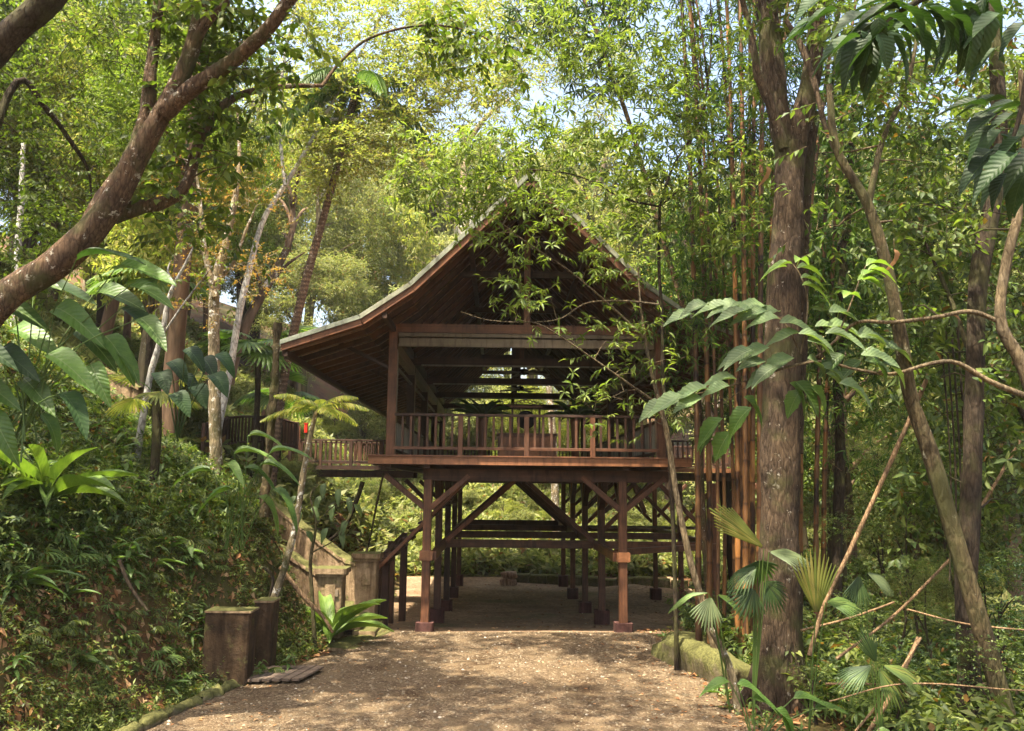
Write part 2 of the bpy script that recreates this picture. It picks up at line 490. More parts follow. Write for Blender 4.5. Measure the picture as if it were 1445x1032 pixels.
# ledge at the far side of the yard
ld = thing('stone_ledge', 'low mossy stone ledge along the far edge of the yard behind the posts', 'ledge', (4, 41.5, -1))
for i in range(12):
    x0 = .9 + i * .78
    yb = 41.2 - i * .22
    zz = H1(x0, yb)
    A = MB().beam((x0, yb, zz + .14), (x0 + .74, yb - .22 + random.uniform(-.05, .05), zz + .15), .45, .5 + random.uniform(-.05, .06), None, .06)
    A.obj('ledge_stone', M['mossrock'], ld)

# loose stones and fallen leaves on the drive, nobody could count them
def pebbles(n, x0f, x1f, y0, y1, s0, s1, off=.02):
    y = y0 + (y1 - y0) * rng.random(n) ** .9
    t = rng.random(n); x = x0f(y) * (1 - t) + x1f(y) * t
    s = s0 * (s1 / s0) ** (rng.random(n) ** 2.2)
    z = H(x, y) + off
    ang = rng.uniform(0, 6.28, n)
    base = np.array([[-1, -.7, 0], [1, -.8, 0], [.9, .8, 0], [-.9, .7, 0], [-.55, -.4, .6], [.6, -.4, .7], [.5, .45, .6], [-.5, .4, .75]])
    Fq = np.array([[0, 1, 5, 4], [1, 2, 6, 5], [2, 3, 7, 6], [3, 0, 4, 7], [4, 5, 6, 7]])
    B = base[None] * (1 + rng.normal(0, .18, (n, 8, 3))) * s[:, None, None] * .5
    c, sn = np.cos(ang)[:, None], np.sin(ang)[:, None]
    X = B[..., 0] * c - B[..., 1] * sn + x[:, None]; Y = B[..., 0] * sn + B[..., 1] * c + y[:, None]
    Z = B[..., 2] + z[:, None] - .003
    V = np.stack([X, Y, Z], -1).reshape(-1, 3)
    F = (Fq[None] + (np.arange(n) * 8)[:, None, None]).reshape(-1, 4)
    return V, F
A = Acc(); A.add(*pebbles(14000, lambda y: xkerb(y) + .15, lambda y: xright(y), 9, 21, .012, .06)); A.add(*pebbles(500, lambda y: xkerb(y) + .3, lambda y: xright(y) + 1, 20, 34, .02, .06))
o = A.obj('loose_gravel', None, None, False)
m, t = newmat('loose_stone'); g = t.nodes.new('ShaderNodeNewGeometry')
r = ramp(t, g.outputs['Random Per Island'], [(0, (.08, .058, .036)), (.5, (.15, .115, .07)), (.93, (.23, .185, .125)), (1, (.42, .37, .29))])
finish(t, r.outputs[0], .9); o.data.materials.clear(); o.data.materials.append(m)
tag(o, kind='stuff', label='small loose stones scattered over the gravel drive')

# ------------------------------------------------------------------ pavilion
CX = .70
ZD = 4.16                        # deck top
ROWS = [21.05, 25.3, 30.0, 34.8, 39.7]
PXL, PXR = CX - 2.38, CX + 2.38
pav = thing('timber_pavilion', 'open timber pavilion raised on tall posts under a steep tiled roof', 'pavilion', (CX, 30, 0))
W, D, Fm = M['wood'], M['dark_and_shaded_wood'], M['footing']
def post(x, y, top=3.62, w=.2, foot=.28, fw=.42, mat=None):
    z = H1(x, y)
    beam('post', (x, y, z + foot - .03), (x, y, top), w, w, mat or W, pav, (0, 1, 0))
    MB().beam((x, y, z - .2), (x, y, z + foot), fw, fw, (0, 1, 0), .03).obj('footing', Fm, pav)
for i, y in enumerate(ROWS):
    for x in (PXL, PXR):
        post(x, y, foot=[.24, .42, .38, .42, .5][i], mat=W if i == 0 else D if x < 0 else W)  # darker copy on the rear left posts puts shade into their colour
# right wing posts
XO = 6.4
for y in (25.3, 30.0, 34.8):
    post(XO, y, foot=.42, w=.17)
    # beams tying the wing
    beam('cross_beam', (PXR + .1, y, 1.8), (XO - .085, y, 1.8), .12, .22, W, pav)
    beam('brace', (PXR + .1, y + .14, 2.25), (PXR + 1.5, y + .14, 3.62), .12, .18, W, pav, (0, 1, 0))
    beam('brace', (XO - .1, y + .14, 2.1), (XO - 1.6, y + .14, 3.6), .12, .18, W, pav, (0, 1, 0))
    beam('brace', (XO + .1, y, 2.3), (XO + 1.3, y, 3.6), .12, .16, W, pav, (0, 1, 0))
beam('cross_beam', (PXR + .05, 22.6, 1.80), (XO, 25.15, 1.80), .14, .16, W, pav)
for ya, yb in ((25.3, 30), (30, 34.8)):
    beam('tie_rail', (XO, ya + .09, 1.8), (XO, yb - .09, 1.8), .12, .2, W, pav)
# pale work planks resting on the wing's lower beams are the lower landing
for k in range(5):
    box('landing_board', PXR + .3, XO + 1.0, 30.3 + k * .31, 30.3 + k * .31 + .28, 2.02, 2.07, M['plank'], pav)
# longitudinal ties at mid height and their end blocks
for x in (PXL, PXR):
    sx = -1 if x < CX else 1
    for a, b in zip(ROWS[:-1], ROWS[1:]):
        beam('tie_rail', (x - sx * .17, a + (.0 if a == ROWS[0] else .07), 1.80), (x - sx * .17, b - .07, 1.80), .13, .22, W, pav)
    box('collar_block', x - .16, x + .16, ROWS[0] - .15, ROWS[0] + .15, 1.69, 1.92, M['fascia'], pav)  # brighter wood copy, light on the block is in its colour
for y in ROWS[1:]:
    beam('cross_beam', (PXL - .1, y, 1.81), (PXR + .1, y, 1.81), .13, .23, W if y < 26 else D, pav)  # rows further back take the darker copy as painted shade
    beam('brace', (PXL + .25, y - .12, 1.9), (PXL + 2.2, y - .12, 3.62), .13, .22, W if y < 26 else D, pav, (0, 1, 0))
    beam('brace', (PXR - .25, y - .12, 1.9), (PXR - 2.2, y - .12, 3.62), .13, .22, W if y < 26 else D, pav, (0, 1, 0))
    for x, s in ((PXL, -1), (PXR, 1)):
        beam('brace', (x + s * .08, y, 2.75), (x + s * 1.0, y, 3.62), .12, .17, D, pav, (0, 1, 0))
for x in (PXL, PXR):
    for s in (-1, 1):
        l = 1.05 if (x < CX) == (s < 0) else 1.0
        beam('brace', (x + s * .05, ROWS[0], 2.92), (x + s * l, ROWS[0], 3.72), .13, .19, W, pav, (0, 1, 0))
    for y in ROWS[1:-1] + [ROWS[0]]:
        beam('brace', (x, y + .05, 2.85), (x, y + .95, 3.64), .12, .17, D, pav, (1, 0, 0))
        if y > 22: beam('brace', (x, y - .05, 2.85), (x, y - .95, 3.64), .12, .17, D, pav, (1, 0, 0))
# deck frame
DL, DR = CX - 3.72, CX + 3.9
YF, YB = 20.3, 40.6
for y in ROWS:
    box('deck_beam', PXL - .12, DR - .4, y - .09, y + .09, 3.60, 3.88, D, pav)  # dark copy puts shade from the deck overhang into the beam colour
for x in (PXL, PXR, CX - 3.3, CX + 3.3):
    box('deck_beam', x - .08, x + .08, YF + .1, YB - .1, 3.885, 4.02, D, pav)
y = YF + .35
while y < YB:
    box('joist', DL + .05, DR - .05, y - .03, y + .03, 4.025, 4.11, D, pav); y += .6
y = YF + .03
while y < YB - .1:
    box('deck_board', DL, DR, y, y + .142, 4.112, 4.14, M['floor'], pav, .004); y += .15
box('fascia_board', DL - .03, DR + .03, YF - .05, YF, 3.97, 4.155, M['fascia'], pav)
box('deck_edge', DL - .05, DR + .05, YF - .09, YF + .03, 4.157, 4.19, W, pav)
for x in (DL - .03, DR):
    box('fascia_board', x, x + .03, YF + .002, YB, 3.97, 4.14, W, pav)

# columns, top plates, trusses
CLX, CRX = CX - 3.30, CX + 3.30
ZT = 7.42
CROWS = [20.85] + ROWS[1:]
for i, y in enumerate(CROWS):
    for x, s in ((CLX, 1), (CRX, -1)):
        beam('column', (x, y, ZD), (x, y, ZT), .22, .2, D if i else W, pav, (0, 1, 0))  # columns behind the front pair get a darker copy as painted shade
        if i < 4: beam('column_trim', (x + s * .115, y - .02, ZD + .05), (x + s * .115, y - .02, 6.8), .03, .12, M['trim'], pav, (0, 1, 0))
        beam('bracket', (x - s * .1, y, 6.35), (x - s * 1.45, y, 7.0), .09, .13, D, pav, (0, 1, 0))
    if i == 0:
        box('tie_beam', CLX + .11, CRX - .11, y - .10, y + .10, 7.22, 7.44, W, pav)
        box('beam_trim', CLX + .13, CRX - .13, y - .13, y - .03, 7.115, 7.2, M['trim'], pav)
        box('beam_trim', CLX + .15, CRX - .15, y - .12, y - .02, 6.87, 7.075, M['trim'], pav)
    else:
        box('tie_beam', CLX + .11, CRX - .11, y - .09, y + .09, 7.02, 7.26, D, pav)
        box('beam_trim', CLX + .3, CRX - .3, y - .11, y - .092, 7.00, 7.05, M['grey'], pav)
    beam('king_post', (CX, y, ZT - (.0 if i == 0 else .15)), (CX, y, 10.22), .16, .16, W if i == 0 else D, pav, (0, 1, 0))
    box('collar_beam', CX - 1.6, CX + 1.6, y + .1, y + .22, 8.7, 8.86, D, pav)
for x, s in ((CLX, 1), (CRX, -1)):
    for a, b in zip(CROWS[:-1], CROWS[1:]):
        box('plate_beam', x - .08, x + .08, a + .1, b - .1, 7.2, 7.42, D, pav)
        box('beam_trim', x - s * .02 - .06, x + s * .02 + .1, a + .13, b - .13, 6.72, 7.0, M['trim'], pav)
        box('beam_trim', x - .02, x + .05, a + .13, b - .13, 6.42, 6.47, M['grey'], pav)
# roof: concave profile from ridge to eave
RY0, RY1 = 18.9, 41.9
prof = [(0, 10.72), (2.75, 8.02), (3.85, 7.26), (5.60, 6.66)]
NS = len(prof) - 1
rl = bpy.data.objects.new('roof', None); COL.objects.link(rl); rl.parent = pav
def rp(s, u):      # u 0..NS along the profile
    i = min(int(u), NS - 1); (x0, z0), (x1, z1) = prof[i], prof[i + 1]; v = u - i
    return CX + s * (x0 * (1 - v) + x1 * v), z0 * (1 - v) + z1 * v
def rbeam(name, a, b, w, h, mat, up=None):
    return MB().beam(a, b, w, h, up).obj(name, mat, rl)
y = RY0 + .28
rafters_y = []
while y < RY1 - .2:
    rafters_y.append(y); y += .8
for s in (-1, 1):
    for y in rafters_y:
        for i in range(NS):
            (xa, za), (xb, zb) = rp(s, i), rp(s, i + .9999)
            sh = .17 - .001 * i
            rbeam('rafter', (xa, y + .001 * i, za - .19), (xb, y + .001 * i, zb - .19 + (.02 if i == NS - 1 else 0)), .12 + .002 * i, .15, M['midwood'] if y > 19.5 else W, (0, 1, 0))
    for u, dz in ((1.5, -.34), (.5, -.35), (.06, -.38), (2.95, -.29)):
        x, z = rp(s, u); rbeam('purlin', (x, RY0 + .12, z + dz), (x, RY1 - .1, z + dz), .12, .14, D)
    for yb, q in ((RY0, -1), (RY1, 1)):
        for i in range(NS):
            (xa, za), (xb, zb) = rp(s, i), rp(s, i + .9999)
            d = nrm([xb - xa, 0, zb - za]); up = np.array([-d[2] * s, 0, d[0] * s]); up = up if up[2] > 0 else -up
            a = np.array([xa, yb + q * .03, za]) - up * .04; b = np.array([xb, yb + q * .03, zb]) - up * .04
            rbeam('barge_board', a - d * .01, b + d * .02, .05, .10, M['barge'], (0, 0, 1))
            rbeam('barge_lath', a - up * .12 + [0, .035 * -q, 0], b - up * .12 + d * .02 + [0, .035 * -q, 0], .045, .14, W, (0, 0, 1))
    x, z = rp(s, NS); rbeam('eave_board', (x + s * .02, RY0 + .03, z - .06), (x + s * .02, RY1 - .03, z - .06), .04, .14, M['barge'])
# ridge cap
rbeam('ridge_beam', (CX, RY0 + .1, 10.34), (CX, RY1 - .1, 10.34), .12, .22, D)
# tiles: each a lapped pan; the nearest 300 singly, the rest joined
def tile_mesh(s, u, y, w=.255, ln=.31):
    x, z = rp(s, u); i = min(int(u + 1e-6), NS - 1)
    (xa, za), (xb, zb) = rp(s, i), rp(s, i + .9999)
    d = nrm([xb - xa, 0, zb - za]); up = np.array([-d[2] * s, 0, d[0] * s]); up = up if up[2] > 0 else -up
    j = random.uniform(-.008, .008)
    V = []
    for q, lift in ((0, -.035), (ln, .0 + j)):
        for c, hgt in ((-.5, .006), (-.3, -.004), (.3, -.004), (.5, .01)):
            V.append(np.array([x, y + c * w, z]) + d * q + up * (lift + hgt))
    V = np.array(V); V2 = V + up * .022
    V = np.vstack([V, V2])
    F = []
    for i in range(3):
        F += [[i, i + 1, i + 5, i + 4], [8 + i + 1, 8 + i, 8 + i + 4, 8 + i + 5], [4 + i, 5 + i, 13 + i, 12 + i], [i + 1, i, 8 + i, 9 + i]]
    F += [[0, 4, 12, 8], [7, 3, 11, 15]]
    return V, np.array(F)
u_rows = []
for i in range(NS):
    (x0, z0), (x1, z1) = prof[i], prof[i + 1]; L_ = math.hypot(x1 - x0, z1 - z0); k_ = round(L_ / .275)
    u_rows += [i + q / k_ for q in range(k_)]
rest = Acc(); cnt = 0
tiles = []
for s in (-1, 1):
    for u in u_rows:
        y = RY0 + .15
        while y < RY1:
            tiles.append((y, s, u)); y += .262
tiles.sort(key=lambda t: t[0] - (0 if t[1] < 0 else -1.5))
for i, (y, s, u) in enumerate(tiles):
    V, F = tile_mesh(s, u, y)
    if i < 300:
        A = Acc(); A.add(V, F); A.obj('tile', M['tile'], rl, False)
    else: rest.add(V, F)
tag(rest.obj('tile_field', M['tile'], rl, False), kind='stuff')
A = Acc()
for k in range(50):
    y0 = RY0 - .05 + k * .46
    tube(A, [(CX, y0, 10.70), (CX, y0 + .5, 10.73)], .13, 8)
tag(A.obj('ridge_tiles', M['tile'], rl, False), kind='stuff')

# railings
def railing(p0, p1, z, h, nb, mats, parent, newels=(), bw=.058, nw=.12, panel=False):
    p0 = np.array([*p0, z], float); p1 = np.array([*p1, z], float)
    r = bpy.data.objects.new('railing', None); COL.objects.link(r); r.parent = parent
    up = np.array([0, 0, 1.])
    def bm(n, a, b, w, hh, m, u=None): MB().beam(a, b, w, hh, u).obj(n, m, r)
    bm('top_rail', p0 + up * h, p1 + up * h, .1, .06, mats[0])
    bm('bottom_rail', p0 + up * .17, p1 + up * .17, .06, .07, mats[1])
    dd = nrm(p1 - p0)
    for k in range(1, nb):
        q = p0 + (p1 - p0) * k / nb
        bm('baluster', q + up * .21, q + up * (h - .035), bw, .045 if not panel else .02, mats[2], np.cross(dd, up))
    for tt in newels:
        q = p0 + (p1 - p0) * tt
        bm('newel', q + up * .0 - np.cross(dd, up) * 0, q + up * (h - .032), nw, nw, mats[1], dd)
    return r
fr = [0.25, .5, .75]
railing((CLX + .13, YF + .12), (CRX - .13, YF + .12), ZD + .03, .97, 32, (D, W, M['midwood']), pav, fr)
for x, s in ((CLX, 1), (CRX, -1)):
    for a, b in zip(CROWS[:-1], CROWS[1:]):
        railing((x + s * .02, a + .12), (x + s * .02, b - .12), ZD, .95, 26, (D, D, M['grey']), pav, (.5,), .05, .1, True)
railing((CLX + .1, 40.4), (CRX - .1, 40.4), ZD, 1.0, 40, (D, D, D), pav, (.33, .66))
# left walkway to the hillside, right wing deck
def wing(x0, x1, y0, y1, fas, nbx, side):
    box('fascia_board', x0, x1, y0 - .04, y0, 4.0, 4.15, fas, pav)
    box('deck_beam', x0 + .1, x1, y0 + .1, y0 + .28, 3.74, 3.99, D, pav)
    box('deck_beam', x0 + .1, x1, y1 - .28, y1 - .1, 3.74, 3.99, D, pav)
    y = y0 + .005
    while y < y1: box('deck_board', x0, x1, y, min(y + .142, y1), 4.07, 4.11, M['plank'], pav, .004); y += .15
    for yy in (y0 + .08, y1 - .08):
        railing((x0 + .05, yy), (x1 - .05, yy), 4.12, .95, nbx, (D, D, M['midwood']), pav, np.linspace(0, 1, 3 + int((x1 - x0) / 2.2)))
wing(-7.6, DL - .04, 31.2, 33.2, D, 24, -1)
wing(DR + .04, 9.2, 29.3, 33.5, M['fascia'], 26, 1)
beam('brace', (XO - 1.3, 29.6, 2.6), (DR + .1, 29.6, 3.7), .15, .2, W, pav, (0, 1, 0))

# stair stringer coming down to the left
for yy in (22.4, 23.5):
    beam('stair_stringer', (-.55, yy, 3.86), (-3.15, yy, 1.22), .09, .34, D if yy > 23 else W, pav, (0, 1, 0))
for k in range(12):
    t = (k + .7) / 13
    x = -.55 - 2.6 * t; z = 3.86 - 2.64 * t
    box('stair_tread', x - .15, x + .13, 22.45, 23.45, z - .02, z + .03, D, pav)
for (x, y) in ((-3.05, 22.5), (-2.95, 23.4), (-2.95, 24.6), (-2.75, 26.)):
    z = H1(x, y); beam('stair_post', (x, y, z - .1), (x, y, 1.55 if y < 24 else 1.9), .2, .2, D, pav, (0, 1, 0))
beam('cross_beam', (-2.95, 23.4, 1.62), (-2.75, 26.1, 1.98), .16, .16, D, pav)

# ------------------------------------------------------------------ things on the deck
def fan(y, z, a0):
    f = thing('ceiling_fan', 'dark ceiling fan hanging on its rod %s' % ('nearest the front gable' if y < 30 else 'further back above the gong'), 'fan', (CX + .12, y, z))
    A = Acc(); tube(A, [(CX + .12, y, z + .1), (CX + .12, y, 8.7)], .025, 8); A.obj('rod', M['black'], f)
    A = Acc(); zz = [z + .13, z + .11, z + .05, z - .03, z - .06, z - .08]; tube(A, [(CX + .12, y, q) for q in zz], [.02, .12, .16, .16, .1, .01], 12); A.obj('motor', M['black'], f)
    for k in range(4):
        a = a0 + k * math.pi / 2; d = np.array([math.cos(a), math.sin(a), -.03])
        beam('blade', np.array([CX + .12, y, z]) + d * .15, np.array([CX + .12, y, z]) + d * .85, .15, .02, M['grey'], f, (0, .2, 1))
fan(26.8, 7.05, .35); fan(31.5, 7.05, 1.0)
g = thing('gong', 'round black gong hanging in a carved frame above the chest', 'gong', (.77, 23.1, ZD))
gx = .77; gy = 23.1; gz = 5.27
A = Acc(); tube(A, [(gx, gy + q, gz) for q in (-.04, -.03, -.01, .03, .04)], [.02, .23, .255, .255, .23], 28)
tube(A, [(gx, gy + q, gz) for q in (-.09, -.08, -.04)], [.005, .05, .08], 16); A.obj('disc', M['black'], g)
for s_ in (-1, 1): beam('frame_post', (gx + s_ * .37, gy + .04, ZD), (gx + s_ * .37, gy + .04, 5.60), .055, .055, D, g, (0, 1, 0))
beam('frame_bar', (gx - .45, gy + .04, 5.63), (gx + .45, gy + .04, 5.63), .06, .05, W, g)
A = Acc()
for k in range(9):
    t = k / 8 - .5
    q = [(gx + t * .86 + .055 * math.cos(a), gy + .04, 5.73 + .05 * math.cos(t * 6) + .045 * math.sin(a)) for a in np.linspace(0, 5.4, 9)]
    tube(A, q, .015, 5)
A.obj('carving', W, g)
A = Acc(); [tube(A, [(gx + s_ * .18, gy + .02, 5.61), (gx + s_ * .15, gy, gz + .19)], .01, 4) for s_ in (-1, 1)]; A.obj('cord', D, g)
ch = thing('wooden_chest', 'long low reddish wooden chest standing on the deck in front of the gong', 'chest', (.77, 22.5, ZD))
cx0, cx1 = .01, 1.53
box('body', cx0, cx1, 22.25, 22.75, ZD + .03, ZD + .64, W, ch)
box('lid', cx0 - .04, cx1 + .04, 22.2, 22.8, ZD + .645, ZD + .69, W, ch)
for k in range(4): box('front_panel', cx0 + .05 + k * .36, cx0 + .37 + k * .36, 22.232, 22.25, ZD + .1, ZD + .58, M['fascia'], ch)

# ------------------------------------------------------------------ masonry at the foot of the bank
def pillar(x, y, top, w, label, recess=True):
    z = H1(x, y) - .25
    t = thing('gate_pillar', label, 'pillar', (x, y, z))
    MB().beam((x, y, z), (x, y, top), w, w, (0, 1, 0), .02).obj('shaft', M['concrete'], t)
    MB().beam((x, y, top + .002), (x, y, top + .07), w * 1.18, w * 1.18, (0, 1, 0), .02).obj('cap', M['concrete'], t)
    MB().beam((x, y, top + .072), (x, y, top + .19), w * 1.36, w * 1.36, (0, 1, 0), .05).obj('cap', M['concrete'], t)
    if recess:
        MB().beam((x + .02, y - w / 2 - .012, top - .55), (x + .02, y - w / 2 - .012, top - .16), w * .42, .03, (0, 1, 0), .004).obj('plaque', M['concrete'], t)
    return t
pillar(-3.18, 21.6, 1.62, .52, 'taller mossy concrete pillar with square cap beside the pavilion stair')
tp = pillar(-3.72, 19.9, 1.42, .55, 'shorter mossy concrete pillar behind the bird nest fern')
MB().beam((-3.55, 19.6, 1.0), (-3.55, 19.6, 1.15), .07, .03, (0, 1, 0)).obj('lamp_plate', M['trim'], tp)
def parapet(name, label, pts, w, low):
    """wall whose mossy top follows pts (x,y,z)"""
    t = thing(name, label, 'wall', pts[0])
    P_ = smooth_path(pts, 26)
    A = Acc(); n = len(P_)
    T = nrm(np.gradient(P_, axis=0)); S = nrm(np.cross(T, [0, 0, 1.]))
    prof = [(-.5, -low), (-.5, -.08), (-.66, -.075), (-.62, 0), (0, .035), (.62, 0), (.66, -.075), (.5, -.08), (.5, -low)]
    V = np.array([[P_[i] + S[i] * a * w + np.array([0, 0, b]) for a, b in prof] for i in range(n)])
    k = len(prof); i, j = np.meshgrid(np.arange(n - 1), np.arange(k - 1), indexing='ij')
    F = np.stack([i * k + j, (i + 1) * k + j, (i + 1) * k + j + 1, i * k + j + 1], -1).reshape(-1, 4)
    V = V.reshape(-1, 3) + rng.normal(0, .008, (n * k, 3))
    F = np.vstack([F, [[0, 1, 7, 8]], [[1, 2, 6, 7]], [[2, 3, 5, 6]]])
    A.add(V, F); A.obj('masonry', M['concrete'], t, False)
parapet('parapet_wall', 'upper curved mossy parapet rising left from the taller pillar', [P(516, 796, 21.6), P(490, 787, 22.2), P(455, 762, 23), P(420, 735, 23.8), P(385, 706, 24.8), P(340, 668, 26)], .26, 1.9)
parapet('parapet_wall', 'lower curved mossy parapet rising left from the shorter pillar', [P(462, 812, 19.9), P(440, 800, 20.2), P(410, 780, 20.7), P(378, 762, 21.3), P(350, 738, 22), P(318, 705, 22.8)], .26, 1.9)
st = thing('hill_steps', 'worn concrete steps climbing between the two curved parapets', 'steps', (-3.4, 20.4, .1))
for k in range(10):
    x = -2.95 - k * .36; y = 20.55 + k * .22
    MB().beam((x, y - .75, .12 + k * .2), (x, y + .8, .12 + k * .2), .5, .2, None, .02).obj('step', M['concrete'], st)
MB().beam((-3.35, 18.3, .06), (-2.72, 20.9, .07), .5, .15, None, .03).obj('landing_slab', M['concrete'], st)
MB().beam((-2.98, 18.4, .04), (-2.5, 20.7, .05), .22, .12, None, .04).obj('landing_slab', M['mossrock'], st)

# dark retaining slabs and the drain grate
def slab(px0, px1, ptop, pbot, Y, ln, label):
    a = P(px0, pbot, Y); b = P(px1, pbot, Y); z0 = H1(b[0], Y) - .3; z1 = P(px0, ptop, Y)[2]
    t = thing('retaining_slab', label, 'wall', ((a[0] + b[0]) / 2, Y, 0))
    MB().beam(((a[0] + b[0]) / 2, Y, z0), ((a[0] + b[0]) / 2 + .03, Y, z1), abs(b[0] - a[0]), ln, (0, 1, 0), .03).obj('face', M['darkconc'], t)
    MB().beam(((a[0] + b[0]) / 2 + .03, Y, z1 + .002), ((a[0] + b[0]) / 2 + .03, Y, z1 + .035), abs(b[0] - a[0]) + .02, ln + .03, (0, 1, 0), .015).obj('top_face', M['concrete'], t)
slab(288, 352, 862, 960, 15.3, .5, 'nearer dark upright retaining slab at the left end of the plank grate')
slab(358, 384, 848, 935, 16.4, .5, 'dark upright retaining slab just behind the nearer one beside the grate')
gt = thing('drain_cover', 'weathered plank cover over the drain at the foot of the bank', 'drain cover', (-4.2, 15.7, .1))
for k in range(9):
    x = -4.62 + k * .165
    MB().beam((x - .1, 15.05 + k * .02, .17), (x + .12, 16.25 + random.uniform(-.03, .03), .175 + random.uniform(-.008, .008)), .14, .04, None, .006).obj('plank', M['plank'], gt)
MB().beam((-4.75, 15.02, .05), (-3.35, 15.2, .05), .05, .06).obj('bearer', M['black'], gt)
MB().beam((-4.75, 16.0, .05), (-3.35, 16.1, .05), .05, .06).obj('bearer', M['black'], gt)
# rocks
def rock(name, label, c, s, mat, cat='rock', seed=1, rot=0.):
    t = thing(name, label, cat, c)
    n, m_ = 22, 16
    r2 = np.random.default_rng(seed); ph = r2.uniform(0, 6.28, (8, 3)); kk = r2.normal(0, 1.6, (8, 3))
    th = np.linspace(0, np.pi, m_); fi = np.arange(n) * 2 * np.pi / n
    T_, F_ = np.meshgrid(th, fi, indexing='ij')
    u = np.stack([np.sin(T_) * np.cos(F_), np.sin(T_) * np.sin(F_), np.cos(T_)], -1)
    q = np.sign(u) * np.abs(u) ** .55
    dsp = 1 + sum(.05 * np.sin((u @ k_) * 2 + p[0]) for k_, p in zip(kk, ph))
    q = q * dsp[..., None] * np.array(s) + r2.normal(0, .006, q.shape)
    c_, s_ = math.cos(rot), math.sin(rot)
    V = q.reshape(-1, 3); V = np.stack([V[:, 0] * c_ - V[:, 1] * s_, V[:, 0] * s_ + V[:, 1] * c_, V[:, 2]], -1)
    i, j = np.meshgrid(np.arange(m_ - 1), np.arange(n), indexing='ij'); j2 = (j + 1) % n
    F = np.stack([i * n + j, (i + 1) * n + j, (i + 1) * n + j2, i * n + j2], -1).reshape(-1, 4)
    A = Acc(); A.add(V, F); A.obj('stone', mat, t, world_coords=False); return t
p = P(985, 940, 16.6); rock('mossy_block', 'large mossy stone block edging the drive at the foot of the bamboo', (p[0] + .05, 16.6, .12), (.42, 1.5, .46), M['mossrock'], seed=3, rot=.28)
p = P(960, 905, 19.2); rock('mossy_block', 'low flat mossy stone at the drive edge behind the large block', (p[0] + .25, 19.5, .02), (.5, .7, .2), M['mossrock'], seed=5, rot=.4)
p = groundhit(717, 826)
rock('boulder', 'lower rounded stone of the pair lying on the yard behind the posts', (p[0], p[1], p[2] + .12), (.36, .28, .18), M['tile'], seed=8)
rock('boulder', 'upper rounded stone resting on another on the yard', (p[0] + .04, p[1], p[2] + .43), (.36, .26, .17), M['tile'], seed=9)
# terrace wall and handrail on the hillside path
parapet('terrace_wall', 'old reddish terrace wall high on the left slope among leaves', [P(140, 515, 21), P(170, 532, 21), P(200, 548, 21)], .3, 1.2)
hr = thing('path_railing', 'curved dark slatted railing of the hillside path left of the walkway', 'railing', P(350, 620, 30))
pth = smooth_path([P(288, 600, 26), P(310, 592, 27), P(345, 588, 28.5), P(385, 590, 30), P(420, 598, 31)], 34)
A = Acc(); tube(A, pth, .045, 6); A.obj('top_rail', D, hr)
A = Acc(); tube(A, pth - [0, 0, .85], .04, 6); A.obj('bottom_rail', D, hr)
for i in range(34):
    beam('baluster', pth[i] - [0, 0, .84], pth[i] - [0, 0, .03], .07, .03, D, hr, (0, 1, 0))
for i in (0, 11, 22, 33): beam('post', pth[i] - [0, 0, 1.8], pth[i] + [0, 0, .06], .11, .11, D, hr, (0, 1, 0))
cw = thing('plank_fence', 'reddish upright plank fence beside the leaning palm trunk', 'fence', P(400, 600, 31))
for k in range(9):
    q = P(372 + k * 6.2, 578 + k * 3, 31 + k * .12)
    beam('plank', q - [0, 0, 1.9], q + [0, 0, random.uniform(-.05, .06)], .15, .03, W, cw, (0, 1, 0))
rb = thing('red_post_box', 'small red box on a stake at the hill end of the walkway', 'box', P(432, 612, 30.8))
q = P(432, 603, 30.8)
rm, t = newmat('red_paint'); finish(t, (.55, .03, .02), .4)
MB().beam(q - [0, 0, .2], q + [0, 0, .12], .12, .08, (0, 1, 0), .02).obj('body', rm, rb)
MB().beam(q + [0, 0, .122], q + [0, 0, .15], .15, .10, (0, 1, 0), .01).obj('lid', rm, rb)
MB().beam(q - [0, 0, 1.3], q - [0, 0, .2], .05, .05, (0, 1, 0)).obj('stake', D, rb)

# ------------------------------------------------------------------ foliage tools
def leaf_t(nseg, prof, fold=.12, droop=.15, wave=0.):
    """template: rows of (t, s, n); prof(t) half width 0..1"""
    V = []; F = []
    for i in range(nseg + 1):
        t = i / nseg; w = max(prof(t), .03)
        dz = -droop * t * t
        V += [(t, -.5 * w, dz + fold * w + wave * math.sin(t * 9)), (t, 0, dz), (t, .5 * w, dz + fold * w - wave * math.sin(t * 9 + 1))]
    for i in range(nseg):
        a = i * 3; F += [(a, a + 1, a + 4, a + 3), (a + 1, a + 2, a + 5, a + 4)]
    return np.array(V), np.array(F)
def PR(peak, sharp=1.):
    return lambda t: (math.sin(math.pi * min(max(t, 0), 1) ** peak)) ** sharp
T_QUAD = (np.array([(0, 0, 0), (.5, -.5, .05), (1, 0, -.12), (.5, .5, .05)]), np.array([(0, 1, 2, 3)]))
T_FOLD = leaf_t(2, lambda t: [.05, 1, .03][round(t * 2)], .10, .18)
T_LANCE = leaf_t(3, lambda t: [.06, .9, .8, .03][round(t * 3)], .12, .25)
T_OVAL = leaf_t(4, lambda t: [.08, .85, 1, .7, .04][round(t * 4)], .1, .25)
T_BIG = leaf_t(12, lambda t: PR(.75, .8)(t) * (1 + .07 * math.sin(t * 34) + .05 * math.sin(t * 57)), .12, .3, .03)
